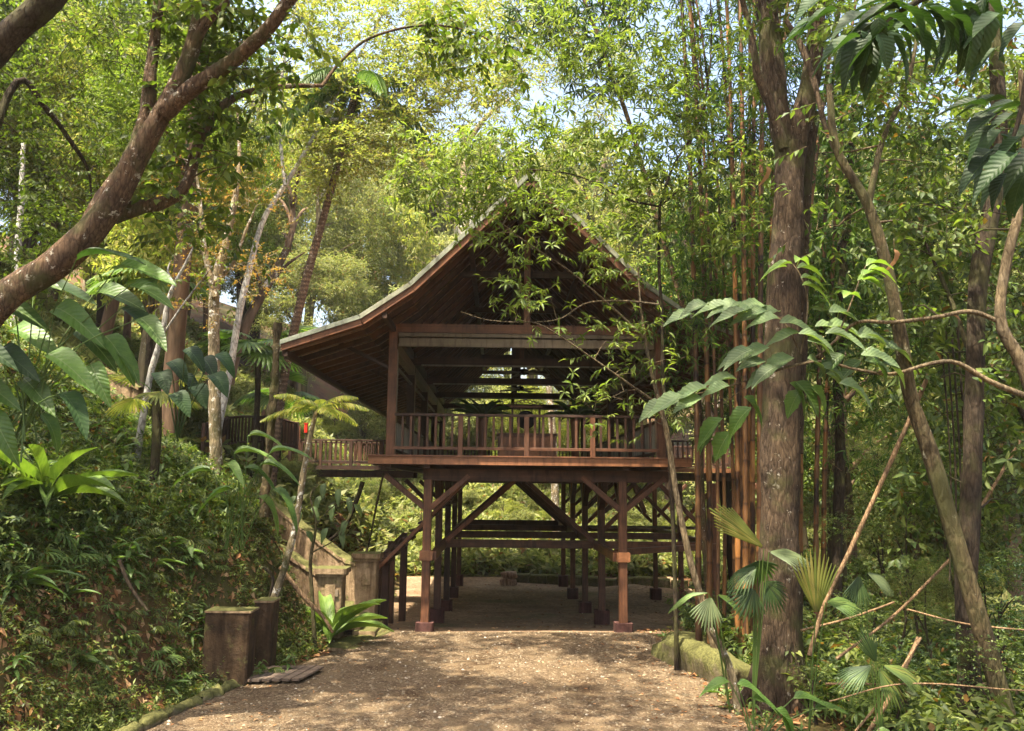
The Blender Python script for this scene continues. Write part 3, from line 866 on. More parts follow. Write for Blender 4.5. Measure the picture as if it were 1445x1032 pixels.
def batch(pos, d, up, L, Wd, T):
    TV, TF = T
    d = nrm(d); s = nrm(np.cross(d, up)); u = np.cross(s, d)
    L = np.asarray(L)[:, None, None]; Wd = np.asarray(Wd)[:, None, None]
    V = pos[:, None, :] + TV[None, :, 0:1] * L * d[:, None, :] + TV[None, :, 1:2] * Wd * s[:, None, :] + TV[None, :, 2:3] * L * u[:, None, :]
    n, k = len(pos), len(TV)
    F = TF[None] + (np.arange(n) * k)[:, None, None]
    return V.reshape(-1, 3), F.reshape(-1, TF.shape[1])
def rdir(n, zmul=1., zadd=0.):
    v = rng.normal(0, 1, (n, 3)); v[:, 2] = v[:, 2] * zmul + zadd
    return nrm(v)
def twigs(acc, a, b, r):
    """three sided straight twigs"""
    n = len(a); d = nrm(b - a); s = nrm(np.cross(d, rdir(n))); u = np.cross(s, d)
    V = np.zeros((n, 6, 3))
    for k in range(3):
        o = math.cos(k * 2.094) * s + math.sin(k * 2.094) * u
        V[:, k] = a + o * r; V[:, 3 + k] = b + o * r * .4
    F = np.array([(0, 1, 4, 3), (1, 2, 5, 4), (2, 0, 3, 5)])[None] + (np.arange(n) * 6)[:, None, None]
    acc.add(V.reshape(-1, 3), F.reshape(-1, 4))
def spray(acc, tw, targets, nt, tl, nl, L, ar, T, zadd=.3, droop=.3, tr=.006, jit=.2, rnd=.35):
    """twigs with alternate leaves round each target"""
    targets = np.asarray(targets, float); n = len(targets) * nt
    base = np.repeat(targets, nt, 0) + rng.normal(0, jit, (n, 3))
    dr = rdir(n, .6, zadd); ln = tl * rng.uniform(.5, 1.2, n)
    end = base + dr * ln[:, None] - np.array([0, 0, 1]) * (droop * ln * .5)[:, None]
    if tw is not None: twigs(tw, base, end, tr)
    t = (np.arange(nl) + .6) / nl
    pos = base[:, None] + (end - base)[:, None] * t[None, :, None]
    dd = nrm(end - base)[:, None].repeat(nl, 1)
    side = nrm(np.cross(dd, np.array([0, 0, 1.])))
    sg = np.where(np.arange(nl) % 2 == 0, 1, -1)[None, :, None]
    last = (np.arange(nl) == nl - 1)[None, :, None]
    d = dd * np.where(last, 1.2, .6) + side * sg * np.where(last, .1, .85) + np.array([0, 0, -droop]) + rng.normal(0, rnd * .6, pos.shape)
    up = np.array([0, 0, 1.]) + rng.normal(0, rnd, pos.shape)
    m_ = n * nl
    Ls = L * rng.uniform(.65, 1.2, m_)
    acc.add(*batch(pos.reshape(-1, 3), d.reshape(-1, 3), up.reshape(-1, 3), Ls, Ls * ar, T))
def whorl(acc, tw, targets, nt, tl, k, L, ar, T, zadd=.3, droop=.35, tr=.006, jit=.2):
    targets = np.asarray(targets, float); n = len(targets) * nt
    base = np.repeat(targets, nt, 0) + rng.normal(0, jit, (n, 3))
    dr = rdir(n, .5, zadd); ln = tl * rng.uniform(.4, 1.2, n)
    end = base + dr * ln[:, None]
    if tw is not None: twigs(tw, base, end, tr)
    a = rng.uniform(0, 6.28, n)[:, None] + np.arange(k)[None] * 2 * np.pi / k + rng.normal(0, .2, (n, k))
    s = nrm(np.cross(dr, rdir(n))); u = np.cross(s, dr)
    d = np.cos(a)[..., None] * s[:, None] + np.sin(a)[..., None] * u[:, None] + dr[:, None] * rng.uniform(.2, .8, (n, k, 1)) + np.array([0, 0, -droop])
    pos = end[:, None].repeat(k, 1) - dr[:, None] * rng.uniform(0, .06, (n, k, 1))
    up = dr[:, None] + np.array([0, 0, .8]) + rng.normal(0, .25, d.shape)
    Ls = L * rng.uniform(.6, 1.15, n * k)
    acc.add(*batch(pos.reshape(-1, 3), d.reshape(-1, 3), up.reshape(-1, 3), Ls, Ls * ar, T))
def grow(acc, nodes, rads, targets, rmin=.006, taper=.014, step=.5, wig=.08, sides=5):
    """limbs from a skeleton to the targets"""
    nodes = [np.asarray(n, float) for n in nodes]; rads = list(rads)
    NP = np.array(nodes); NR = np.array(rads)
    tg = np.asarray(targets, float)
    order = np.argsort([np.min(np.linalg.norm(NP - q, axis=1)) for q in tg])
    for oi in order:
        q = tg[oi]
        dist = np.linalg.norm(NP - q, axis=1) + np.clip(NP[:, 2] - q[2], 0, None) * .8
        i = int(np.argmin(dist)); a = NP[i]; L = np.linalg.norm(q - a)
        if L < .05: continue
        k = max(3, int(L / step) + 2)
        mid = (a + q) / 2 + np.array([0, 0, .1 * L]) + rng.normal(0, .06 * L, 3)
        t = np.linspace(0, 1, k)[:, None]
        pts = a * (1 - t) ** 2 + 2 * mid * t * (1 - t) + q * t ** 2
        pts[1:-1] += rng.normal(0, wig * .5, (k - 2, 3)) * min(1, L)
        r0 = min(NR[i] * .75, rmin + taper * L); r = np.linspace(r0, rmin, k)
        tube(acc, pts, r, sides)
        NP = np.vstack([NP, pts[1:]]); NR = np.concatenate([NR, r[1:]])
def ell(n, c, r, shell=.5, zlo=-1):
    """points in an ellipsoid, pushed outward by shell"""
    v = rdir(n * 3); v = v[v[:, 2] > zlo][:n]
    rr = rng.random(len(v)) ** (1 / 3.) * (1 - shell) + shell
    return np.asarray(c) + v * rr[:, None] * np.asarray(r)

G1 = [(.035, .065, .012), (.055, .10, .018), (.085, .135, .025), (.12, .17, .04)]
M['l_tree'] = leafmat('canopy_leaf', [(.03, .055, .01), (.05, .095, .016), (.08, .13, .024), (.11, .16, .04)], .45, (1.5, 1.7, .6), .42, .45)
M['l_bright'] = leafmat('sunlit_tint_canopy_leaf', [(.08, .13, .03), (.12, .17, .04), (.16, .20, .05), (.20, .215, .07)], .55, (1.45, 1.6, .75), .5, .3, .3)  # light green leaf; its brightness also paints sun onto trees far behind
M['l_far'] = leafmat('far_leaf', [(.07, .11, .035), (.11, .16, .055), (.155, .205, .08), (.20, .235, .11)], .5, (1.45, 1.5, .8), .5, .35, .3, .04)
M['l_lance'] = leafmat('lance_leaf', [(.06, .10, .02), (.10, .15, .03), (.14, .20, .045), (.18, .22, .06)], .45, (1.5, 1.6, .6), .38, .5, .2)
M['l_bamboo'] = leafmat('bamboo_leaf', [(.025, .06, .018), (.045, .09, .022), (.075, .13, .03), (.12, .17, .04)], .4, (1.5, 1.8, .6), .45, .4, .35)
M['l_under'] = leafmat('undergrowth_leaf', [(.03, .055, .016), (.055, .09, .024), (.09, .13, .032), (.13, .17, .045)], .38, (1.5, 1.7, .6), .45, .4, .3, .03)
M['l_bank'] = leafmat('bank_leaf', [(.03, .055, .014), (.055, .095, .022), (.085, .135, .03), (.13, .175, .05)], .38, (1.5, 1.6, .6), .42, .45, .45, .06)
M['l_big'] = leafmat('broad_leaf', [(.05, .09, .03), (.08, .13, .04), (.10, .16, .05)], .3, (1.5, 1.9, .5), .3, .6, .1)
M['l_dark'] = leafmat('dark_glossy_leaf', [(.02, .045, .016), (.035, .07, .02), (.06, .10, .03)], .3, (1.5, 1.9, .5), .3, .6, .2)
M['l_pale'] = leafmat('pale_broad_leaf', [(.075, .11, .05), (.095, .13, .065), (.12, .155, .075)], .3, (1.3, 1.7, .5), .5, .4, .15)
M['l_palm'] = leafmat('palm_leaf', [(.05, .10, .025), (.08, .14, .035), (.12, .18, .05)], .4, (1.5, 1.8, .5), .38, .5, .15)
M['l_rust'] = leafmat('rusty_leaf', [(.10, .12, .03), (.16, .14, .03), (.20, .13, .03), (.22, .16, .05)], .5, (1.4, 1.2, .6), .5, .3)
M['b_brown'] = barkmat('brown_bark', (.055, .034, .02), (.19, .125, .08), (.42, .38, .31), .1, .25)
M['b_big'] = barkmat('big_tree_bark', (.035, .024, .016), (.12, .085, .056), (.30, .27, .22), .02, .12)
M['b_white'] = barkmat('white_bark', (.30, .29, .27), (.62, .61, .58), (.13, .11, .08), .12, .0)
M['b_mottle'] = barkmat('mottled_bark', (.15, .12, .07), (.34, .28, .18), (.60, .57, .5), .22, .1)
M['b_moss'] = barkmat('mossy_bark', (.035, .028, .014), (.13, .10, .055), (.3, .28, .2), .0, .35)
M['b_dark'] = barkmat('dark_bark', (.02, .016, .011), (.075, .055, .038), None, 0, .25)
M['b_palm'] = barkmat('ringed_palm_bark', (.075, .05, .035), (.26, .19, .14), (.4, .36, .3), .05, 0, 2.2, (1, 1, 1))
M['b_twig'] = barkmat('twig_bark', (.09, .065, .035), (.24, .19, .12), None, 0, 0)
M['b_pole'] = barkmat('dry_pole', (.18, .11, .06), (.38, .26, .15), None, 0, 0)

RS = .82
def trunk_obj(name, paths, mat, parent, sides=14, n=26, rough=.10, seed=1):
    """paths: list of (points, radii); the first is the trunk, others limbs"""
    sk = []; rd = []
    for k, (pts, rads) in enumerate(paths):
        p_ = smooth_path(pts, n); r_ = np.interp(np.linspace(0, 1, n), np.linspace(0, 1, len(rads)), rads)
        r_ = r_ * RS
        if k == 0 and p_[0][2] < p_[-1][2]:
            hh = H1(p_[0][0], p_[0][1]) - .15
            if p_[0][2] > hh:
                d0 = nrm(p_[0] - p_[1]); d0[2] = min(d0[2], -.6); q0 = p_[0] + d0 * ((p_[0][2] - hh) / -d0[2])
                q0[2] = min(H1(q0[0], q0[1]) - .15, q0[2])
                p_ = np.vstack([q0, (q0 + p_[0]) / 2, p_]); r_ = np.concatenate([[r_[0] * 1.2, r_[0] * 1.1], r_])
        A = Acc(); tube(A, p_, r_, sides if max(rads) > .08 else 7, rough, seed + k)
        A.obj(name if k == 0 else 'limb', mat, parent)
        sk += list(p_); rd += list(r_)
    return sk, rd

# ------------------------------------------------------------------ background trees: a few built once, then copied
def proto_crown(kind, seed, nl=22000):
    global rng
    rng = np.random.default_rng(seed)
    A = Acc()
    lumps = ell(9, (0, 0, 0), (.62, .62, .62), .6)
    C = np.vstack([ell(34, l, (.36, .36, .26), .55) for l in lumps])
    n = len(C); per = max(1, int(nl / n / 7))
    if kind == 'tier': C[:, 2] = np.round(C[:, 2] * 4) / 4 + rng.normal(0, .03, n)
    if kind in ('fine', 'tier'): spray(A, None, C, per + 2, .16, 8, .034, .45, T_QUAD, .1, .3, jit=.04)
    elif kind == 'broad': spray(A, None, C, per, .15, 6, .055, .5, T_QUAD, .2, .5, jit=.05)
    else: whorl(A, None, C, per, .1, 7, .065, .3, T_QUAD, .2, .4, jit=.05)
    return A
def proto_wood(seed):
    r2 = np.random.default_rng(seed); A = Acc()
    bx, by = r2.uniform(-.25, .25, 2)
    p = smooth_path([(0, 0, -.15), (bx * .3, by * .3, .3), (bx, by, .7), (bx * .8, by * .7, 1.)], 14)
    tube(A, p, np.linspace(.030, .008, 14), 8, .12, seed)
    for k in range(7):
        t = r2.uniform(.5, .95); b = p[int(t * 13)]; a = r2.uniform(0, 6.28)
        e = b + np.array([math.cos(a), math.sin(a), r2.uniform(.4, 1.)]) * r2.uniform(.1, .25)
        tube(A, smooth_path([b, (b + e) / 2 + [0, 0, .02], e], 6), np.linspace(.012, .003, 6), 5)
    return A
CK = [('fine', 11), ('broad', 12), ('whorl', 13), ('tier', 14), ('fine', 15), ('broad', 16)]
crowns = [(k, proto_crown(k, s)) for k, s in CK]
woods = [proto_wood(s) for s in (31, 32, 33, 34)]
rng = np.random.default_rng(99)
crown_me = {}; wood_me = {}
def crown_mesh(i, mk):
    if (i, mk) not in crown_me: crown_me[(i, mk)] = crowns[i][1].mesh('crown', M[mk])
    return crown_me[(i, mk)]
def wood_mesh(i, mk):
    if (i, mk) not in wood_me: wood_me[(i, mk)] = woods[i].mesh('trunk', M[mk])
    return wood_me[(i, mk)]
def far_tree(x, y, h, cr, ci, lm, bm_, name, label, group, cz=None, squash=1.):
    z = H1(x, y)
    t = thing(name, label, 'tree', (x, y, z), group)
    t.rotation_euler = (0, 0, rng.uniform(0, 6.28))
    w = link('trunk', wood_mesh(int(rng.integers(4)), bm_), t, False); w.scale = (h * .8, h * .8, h)
    c = link('crown', crown_mesh(ci, lm), t, False); c.location = (0, 0, h * .78 if cz is None else cz)
    c.scale = (cr, cr, cr * squash); c.rotation_euler = (rng.uniform(-.2, .2), rng.uniform(-.2, .2), rng.uniform(0, 6.28))
    return t
KN = ['feathery', 'broad leaved', 'drooping leaved', 'flat tiered', 'fine leaved', 'loose crowned']
def scatter(n, xr, yr, hr, crr, mats, zone, name='forest_tree', ok=None, mind=2.6, squash=1.1):
    pts = []; tries = 0
    while len(pts) < n and tries < n * 60:
        tries += 1
        x = rng.uniform(*xr); y = rng.uniform(*yr)
        if ok and not ok(x, y): continue
        if any((x - a) ** 2 + (y - b) ** 2 < mind ** 2 for a, b in pts): continue
        pts.append((x, y))
        ci = int(rng.integers(6)); h = rng.uniform(*hr); cr = rng.uniform(*crr)
        lm = mats[int(rng.integers(len(mats)))]
        far_tree(x, y, h, cr, ci, lm, ['b_brown', 'b_mottle', 'b_dark', 'b_moss'][int(rng.integers(4))], name, '%s rainforest tree %s' % (KN[ci], zone), '%s trees %s' % (KN[ci], zone), squash=squash)
gap = lambda x, y: not (-.05 < x / y < .0) and not (abs(x) < 10 and y < 58)
FAR = ['l_far', 'l_bright', 'l_far']
scatter(32, (-44, 50), (66, 100), (18, 30), (6, 9.5), FAR, 'far back in the wood beyond the pavilion', ok=gap, mind=5, squash=1.3)
scatter(16, (-9, 9), (55, 80), (3.5, 7), (3, 4.2), ['l_bright', 'l_far'], 'low on the slope straight behind the pavilion')  # bright leaf colour picked so this slope looks sunlit
scatter(18, (-30, -2.5), (48, 66), (9, 19), (4, 6.5), FAR, 'on the slope behind the left eave', ok=gap, mind=3.6, squash=1.25)
scatter(18, (3, 36), (48, 66), (9, 20), (4, 6.5), ['l_far', 'l_far', 'l_tree'], 'in the wood behind the bamboo', ok=gap, mind=3.6, squash=1.25)
scatter(20, (-26, -8), (22, 42), (8, 16), (2.8, 4.8), ['l_tree', 'l_far', 'l_bright'], 'on the upper left hillside', ok=lambda x, y: x < -4 - y * .17, mind=2.6, squash=1.3)
scatter(24, (9.5, 28), (20, 42), (7, 18), (2.8, 4.8), ['l_tree', 'l_far', 'l_under'], 'in the wood to the right of the drive', mind=2.7, squash=1.3)
def far_bush(x, y, r, ci, lm, label, group):
    z = H1(x, y)
    t = thing('bush', label, 'bush', (x, y, z), group)
    w = link('stem', wood_mesh(int(rng.integers(4)), 'b_dark'), t, False); w.scale = (r * 1.2,) * 3
    c = link('foliage', crown_mesh(ci, lm), t, False); c.location = (0, 0, r * .6); c.scale = (r, r, r * .85); c.rotation_euler = (0, 0, rng.uniform(0, 6.28))
def bushes(n, xr, yr, rr, mats, zone, ok=None, mind=1.3):
    pts = []; tries = 0
    while len(pts) < n and tries < n * 60:
        tries += 1
        x = rng.uniform(*xr); y = rng.uniform(*yr)
        if ok and not ok(x, y): continue
        if any((x - a) ** 2 + (y - b) ** 2 < mind ** 2 for a, b in pts): continue
        pts.append((x, y)); ci = int(rng.integers(6))
        far_bush(x, y, rng.uniform(*rr), ci, mats[int(rng.integers(len(mats)))], '%s green bush %s' % (KN[ci], zone), '%s bushes %s' % (KN[ci], zone))
bushes(64, (-16, 24), (44.5, 60), (.7, 1.5), ['l_far', 'l_bright', 'l_far'], 'on the rise beyond the yard ledge', mind=1.7)
bushes(26, (8.5, 24), (22, 42), (1.0, 2.0), ['l_far', 'l_under'], 'in the understorey right of the pavilion', mind=1.8)
bushes(30, (-20, -5.5), (26, 44), (.8, 1.6), ['l_far', 'l_bank'], 'on the slope left of the walkway', ok=lambda x, y: x < xkerb(y) - 1.8 and not (-9 < x and 29.5 < y < 34.5), mind=1.4)

# ------------------------------------------------------------------ ground cover nobody could count
def cover(name, n, xf, y0, y1, L, ar, T, mat, k=5, lift=(.05, .3), label=None, ypow=1., dens=None, style='whorl', tl=.15):
    y = y0 + (y1 - y0) * rng.random(n * 2) ** ypow
    a, b = xf(y)
    x = a + (b - a) * rng.random(n * 2)
    keep = np.ones(len(x), bool)
    if dens is not None: keep = rng.random(len(x)) < dens(x, y)
    x, y = x[keep][:n], y[keep][:n]
    z = H(x, y) + rng.uniform(*lift, len(x))
    A = Acc(); Tt = np.stack([x, y, z], -1)
    if style == 'whorl': whorl(A, None, Tt, 1, tl, k, L, ar, T, 1.0, .3, jit=.03)
    else: spray(A, None, Tt, 1, tl, k, L, ar, T, .9, .5, jit=.05)
    return tag(A.obj(name, M[mat], None), kind='stuff', label=label)
cover('hill_undergrowth', 16000, lambda y: (-.75 * y, xkerb(y) - .3), 24, 62, .42, .42, T_QUAD, 'l_far', 6, (.0, .7), 'leafy ground cover on the far left slopes', .8, lambda x, y: np.where((x > -6) & (y > 30.5) & (y < 33.5), .3, 1.))
cover('wood_undergrowth', 12000, lambda y: (np.interp(y, [20, 42, 43, 62], [8.5, 9.5, -5, -10]), .75 * y), 19, 62, .42, .42, T_QUAD, 'l_far', 6, (.0, .8), 'leafy ground cover of the wood on the right', .8)
cover('rise_undergrowth', 13000, lambda y: (-12 + 0 * y, 14 + 0 * y), 42.4, 75, .45, .4, T_QUAD, 'l_far', 6, (.0, .7), 'leafy plants covering the rise behind the yard', 1.)

# ------------------------------------------------------------------ bank on the left
T_LEAF3 = (np.array([(0, 0, 0), (.4, -.5, .06), (1, 0, -.15), (.4, .5, .06), (.45, 0, -.03)]), np.array([(0, 1, 2, 4), (0, 4, 2, 3)]))
bare = lambda x, y: np.clip(.27 + .36 * np.clip(xkerb(y) - x - .9, 0, 1.6) + .55 * np.sin(x * 1.9 + y * .7) * np.sin(y * 1.5 - x) + .28 * (xkerb(y) - x) , .12, 1)
cover('bank_seedlings', 15000, lambda y: (xkerb(y) - 3.2, xkerb(y) - .12), 9.8, 19.5, .10, .27, T_LEAF3, 'l_bank', 6, (.0, .12), 'small seedlings and ferns over the red bank', 1., bare, tl=.07)
cover('bank_creepers', 3500, lambda y: (xkerb(y) - 4, xkerb(y) - .25), 9.8, 19.5, .085, .45, T_LEAF3, 'l_bank', 7, (.02, .2), 'trailing leafy stems over the red bank', 1., bare, 'spray', .35)
cover('slope_leaves', 10000, lambda y: (xkerb(y) - 10, xkerb(y) - 2.0), 10, 25, .17, .32, T_LEAF3, 'l_bank', 6, (.0, .4), 'dense leafy plants over the upper slope', 1., None, tl=.2)
cover('slope_light_leaves', 7500, lambda y: (xkerb(y) - 9, xkerb(y) - 1.6), 11, 26, .13, .38, T_LEAF3, 'l_under', 6, (.1, .7), 'lighter leafy plants over the upper slope', 1., None, tl=.2)
def litter(name, n, xf, y0, y1, L, label, dens=None):
    y = rng.uniform(y0, y1, n); a, b = xf(y); x = a + (b - a) * rng.random(n)
    if dens is not None:
        k = rng.random(n) < dens(x, y); x, y = x[k], y[k]
    e = .05; n = len(x)
    z = H(x, y) + .03
    gx = (H(x + e, y) - H(x - e, y)) / (2 * e); gy = (H(x, y + e) - H(x, y - e)) / (2 * e)
    nv = nrm(np.stack([-gx, -gy, np.ones(n)], -1)) + rng.normal(0, .22, (n, 3))
    d = np.cross(nrm(nv), rdir(n))
    A = Acc(); Ls = L * rng.uniform(.5, 1.4, n)
    V, F = batch(np.stack([x, y, z], -1), d, nv, Ls, Ls * .45, T_FOLD)
    A.add(V, F)
    return tag(A.obj(name, M['litter'], None), kind='stuff', label=label)
litter('bank_leaf_litter', 5500, lambda y: (xkerb(y) - 4, xkerb(y) - .05), 9.8, 21, .17, 'dry fallen leaves caught on the red bank')
litter('drive_leaf_litter', 1600, lambda y: (xkerb(y) + .1, xright(y)), 9.5, 21, .085, 'dry fallen leaves scattered over the drive', lambda x, y: np.clip((np.abs(x + .4) / 4) ** 2.5 + .06, 0, 1))
litter('yard_leaf_litter', 700, lambda y: (xkerb(y), 7 + 0 * y), 21, 42, .12, 'dry fallen leaves scattered over the yard')
litter('verge_leaf_litter', 3000, lambda y: (xright(y) - .3, xright(y) + 4), 9.5, 22, .14, 'dry fallen leaves on the right verge')
cover('verge_undergrowth', 8500, lambda y: (xright(y) + 1.1 - np.clip((y - 12) * .04, 0, .5), .70 * y + 1), 8.2, 22, .20, .3, T_LEAF3, 'l_under', 6, (.0, .55), 'dark leafy undergrowth right of the drive', .9, None, tl=.22)
cover('verge_seedlings', 2600, lambda y: (xright(y) + 1.2, .70 * y + 1), 8.5, 26, .17, .45, T_FOLD, 'l_bank', 7, (.2, 1.0), 'lighter leafy stems among the undergrowth on the right', .9, None, 'spray', .45)
cover('verge_sprigs', 260, lambda y: (xright(y) - .15, xright(y) + 1.3), 10, 21, .09, .45, T_FOLD, 'l_bank', 5, (.0, .06), 'tiny weeds along the right edge of the drive', 1., None, tl=.06)

# ------------------------------------------------------------------ veined material for large leaves
def veined(name, base, vein, rough=.45, nv=11, trans=.3):
    m, t = newmat(name)
    uv = t.nodes.new('ShaderNodeUVMap'); sp = t.nodes.new('ShaderNodeSeparateXYZ'); t.links.new(uv.outputs[0], sp.inputs[0])
    def mt(op, a, b=None, c=None):
        n = t.nodes.new('ShaderNodeMath'); n.operation = op
        for i, v in enumerate((a, b, c)):
            if v is None: continue
            if hasattr(v, 'links'): t.links.new(v, n.inputs[i])
            else: n.inputs[i].default_value = v
        return n.outputs[0]
    s = mt('ABSOLUTE', sp.outputs[1])
    ph = mt('MULTIPLY_ADD', sp.outputs[0], nv, mt('MULTIPLY', s, -nv * .45))
    fr = mt('PINGPONG', ph, .5)
    side = mt('LESS_THAN', fr, .045)
    mid = mt('LESS_THAN', s, .02)
    vv = mt('MAXIMUM', mid, mt('MULTIPLY', side, .35))
    oi = t.nodes.new('ShaderNodeObjectInfo'); tc = t.nodes.new('ShaderNodeTexCoord')
    r = ramp(t, oi.outputs['Random'], [(0, tuple(x * .65 for x in base)), (.5, base), (1, tuple(x * 1.4 for x in base))])
    n1 = noise(t, tc.outputs['Object'], 7, 6, .7)
    r1 = ramp(t, n1.outputs[0], [(.35, (.75, .8, .8)), (.62, (1.15, 1.1, 1.0))])
    c = mixc(t, 1, r.outputs[0], r1.outputs[0], 'MULTIPLY')
    c = mixc(t, vv, c, vein)
    n2 = noise(t, tc.outputs['Object'], 16, 4, .6)
    r2 = ramp(t, n2.outputs[0], [(.70, (0, 0, 0)), (.73, (1, 1, 1))]); c = mixc(t, r2.outputs[0], c, (.12, .075, .03))
    h = mt('ADD', fr, mt('MULTIPLY', s, .3))
    b = t.nodes.new('ShaderNodeBsdfPrincipled'); t.links.new(c, b.inputs['Base Color']); b.inputs['Roughness'].default_value = rough; b.inputs['Specular IOR Level'].default_value = .35
    bn = t.nodes.new('ShaderNodeBump'); bn.inputs['Strength'].default_value = .4; bn.inputs['Distance'].default_value = .02; t.links.new(h, bn.inputs['Height']); t.links.new(bn.outputs[0], b.inputs['Normal'])
    tr = t.nodes.new('ShaderNodeBsdfTranslucent'); t.links.new(mixc(t, 1, c, (1.6, 1.7, .6), 'MULTIPLY'), tr.inputs[0])
    mx = t.nodes.new('ShaderNodeMixShader'); mx.inputs[0].default_value = trans; t.links.new(b.outputs[0], mx.inputs[1]); t.links.new(tr.outputs[0], mx.inputs[2])
    o = t.nodes.new('ShaderNodeOutputMaterial'); t.links.new(mx.outputs[0], o.inputs[0]); return m
M['l_big_v'] = veined('broad_leaf_veined', (.065, .125, .022), (.13, .19, .06))
M['l_dark_v'] = veined('dark_leaf_veined', (.022, .05, .013), (.045, .08, .025), .55)
M['l_pale_v'] = veined('pale_leaf_veined', (.10, .15, .06), (.16, .20, .10), .55)
M['l_palm_v'] = veined('bright_leaf_veined', (.11, .18, .035), (.18, .24, .08), .45)
M['l_under_v'] = veined('under_leaf_veined', (.05, .09, .025), (.09, .13, .05), .5)

# ------------------------------------------------------------------ single large leaves, fronds, fans
def heart(t): return max(.02, math.sin(math.pi * min(t, 1) ** .62) ** .75)
T_HEART = leaf_t(9, heart, .10, .28, .025)
T_STRAP = leaf_t(12, lambda t: max(.04, (min(1, t * 2.2 + .2)) * (1 - max(0, t - .72) ** 1.3 * 4.6)), .10, 0, .02)
def curved(base, d, up, L, W_, T, arch):
    """one leaf bent along an arc by arch radians"""
    TV, TF = T
    d = nrm(d); s = nrm(np.cross(d, up)); u = np.cross(s, d)
    t = TV[:, 0]; ang = arch * t
    along = np.where(abs(arch) < 1e-3, t, np.sin(ang) / (arch + 1e-9)); down = (1 - np.cos(ang)) / (arch + 1e-9)
    V = np.asarray(base) + (along * L)[:, None] * d - (down * L)[:, None] * u + (TV[:, 1] * W_)[:, None] * s + (TV[:, 2] * L)[:, None] * u
    return V, TF
def leaf_part(parent, base, d, up, L, W_, T, arch, mat, stem=None, stem_mat=None, name='leaf'):
    A = Acc(); A.add(*curved(base, d, up, L, W_, T, arch))
    o = A.obj(name, M[mat + '_v'] if mat + '_v' in M else M[mat], parent)
    me = o.data; uvl = me.uv_layers.new(name='UVMap'); idx = np.empty(len(me.loops), np.int32); me.loops.foreach_get('vertex_index', idx)
    k_ = rng.uniform(0, 40, 2); uvl.data.foreach_set('uv', (T[0][idx][:, :2]).astype(np.float32).ravel())
    if stem is not None:
        B = Acc(); st_ = np.asarray(stem, float); b = np.asarray(base, float); mid = (st_ + b) / 2 + np.array([0, 0, .12 * np.linalg.norm(b - st_)])
        tube(B, smooth_path([st_, mid, b], 8), np.linspace(.014, .007, 8), 5)
        tube(B, np.vstack([b, curved(b, d, up, L * .94, .001, leaf_t(8, lambda t: .01, 0, T[0][-2, 2] * -1 if T is not T_STRAP else 0), arch)[0][1::3]]) , np.linspace(.009, .003, 10), 4)
        B.obj('petiole', M[stem_mat or 'l_big'], o)
    return o
def rosette(name, label, cat, c, n, L, W_, mat, T=T_STRAP, tilt=(.35, 1.2), arch=(.7, 1.4), group=None, a0=None):
    t = thing(name, label, cat, c, group)
    for k in range(n):
        a = k * 2.4 + rng.uniform(-.3, .3) if a0 is None else a0[k]
        e = rng.uniform(*tilt); d = np.array([math.cos(a) * math.cos(e), math.sin(a) * math.cos(e), math.sin(e)])
        l = L * rng.uniform(.7, 1.1)
        leaf_part(t, np.asarray(c) + d * .04, d, (0, 0, 1), l, W_ * rng.uniform(.8, 1.1), T, rng.uniform(*arch), mat)
    return t
def frond(acc, base, d, L, droop, nl, ll, w=.03, ang=.9, twist=0., r=.012):
    d = nrm(d); h = nrm([d[0], d[1], 0.0001]); n = 14
    t = np.linspace(0, 1, n)[:, None]
    path = np.asarray(base) + d * L * t + np.array([0, 0, -1.]) * droop * L * t ** 2
    tube(acc, path, np.linspace(r, r * .25, n), 5)
    tt = np.linspace(.12, .99, nl); pos = np.array([path[:, i] for i in range(3)]); pos = np.stack([np.interp(tt, t[:, 0], path[:, i]) for i in range(3)], -1)
    T_ = nrm(np.gradient(path, axis=0)); td = np.stack([np.interp(tt, t[:, 0], T_[:, i]) for i in range(3)], -1)
    s = nrm(np.cross(td, [0, 0, 1.])); prof = np.sin(np.pi * np.clip(tt * .85 + .12, 0, 1)) ** .6
    for sg in (-1, 1):
        dd = td * math.cos(ang) + s * sg * math.sin(ang) + np.array([0, 0, -.25 - .3 * droop]) + rng.normal(0, .06, td.shape)
        acc.add(*batch(pos, dd, np.array([0, 0, 1.]) + s * sg * .4, ll * prof, np.full(nl, w), T_LANCE))
def fan_leaf(acc, c, axis, normal, R, spread=2.1, n=18, droop=.3, split=.5, fused=.62):
    axis = nrm(axis); s = nrm(np.cross(axis, normal)); u = np.cross(s, axis)
    for k in range(n):
        a0 = -spread + 2 * spread * k / n; a1 = -spread + 2 * spread * (k + 1) / n; am = (a0 + a1) / 2
        def pt(a, r, lift): return np.asarray(c) + (axis * math.cos(a) + s * math.sin(a)) * r * R - u * droop * R * r * r + u * lift * R - np.array([0, 0, 1]) * droop * .35 * R * max(0, r - .6)
        rl_ = 1 - .25 * abs(am / spread) + rng.uniform(-.05, .05)
        w = (a1 - a0) / 2
        V = []
        for r, ww in ((.05, 1), (fused * rl_, 1), ((fused + 1) / 2 * rl_, .62 if split else 1), (rl_, .08)):
            V += [pt(am - w * ww, r, .0), pt(am, r, .022), pt(am + w * ww, r, .0)]
        F = []
        for i in range(3):
            b = i * 3; F += [(b, b + 1, b + 4, b + 3), (b + 1, b + 2, b + 5, b + 4)]
        acc.add(V, F)
def fan_part(parent, root, c, axis, normal, R, mat='l_palm', **kw):
    A = Acc(); fan_leaf(A, c, axis, normal, R, **kw); o = A.obj('leaf', M[mat], parent)
    B = Acc(); root = np.asarray(root, float); c = np.asarray(c, float)
    tube(B, smooth_path([root, (root + c) / 2 + np.array([0, 0, .06]), c], 8), np.linspace(.012, .008, 8), 5); B.obj('petiole', M['l_palm'], o)
    return o

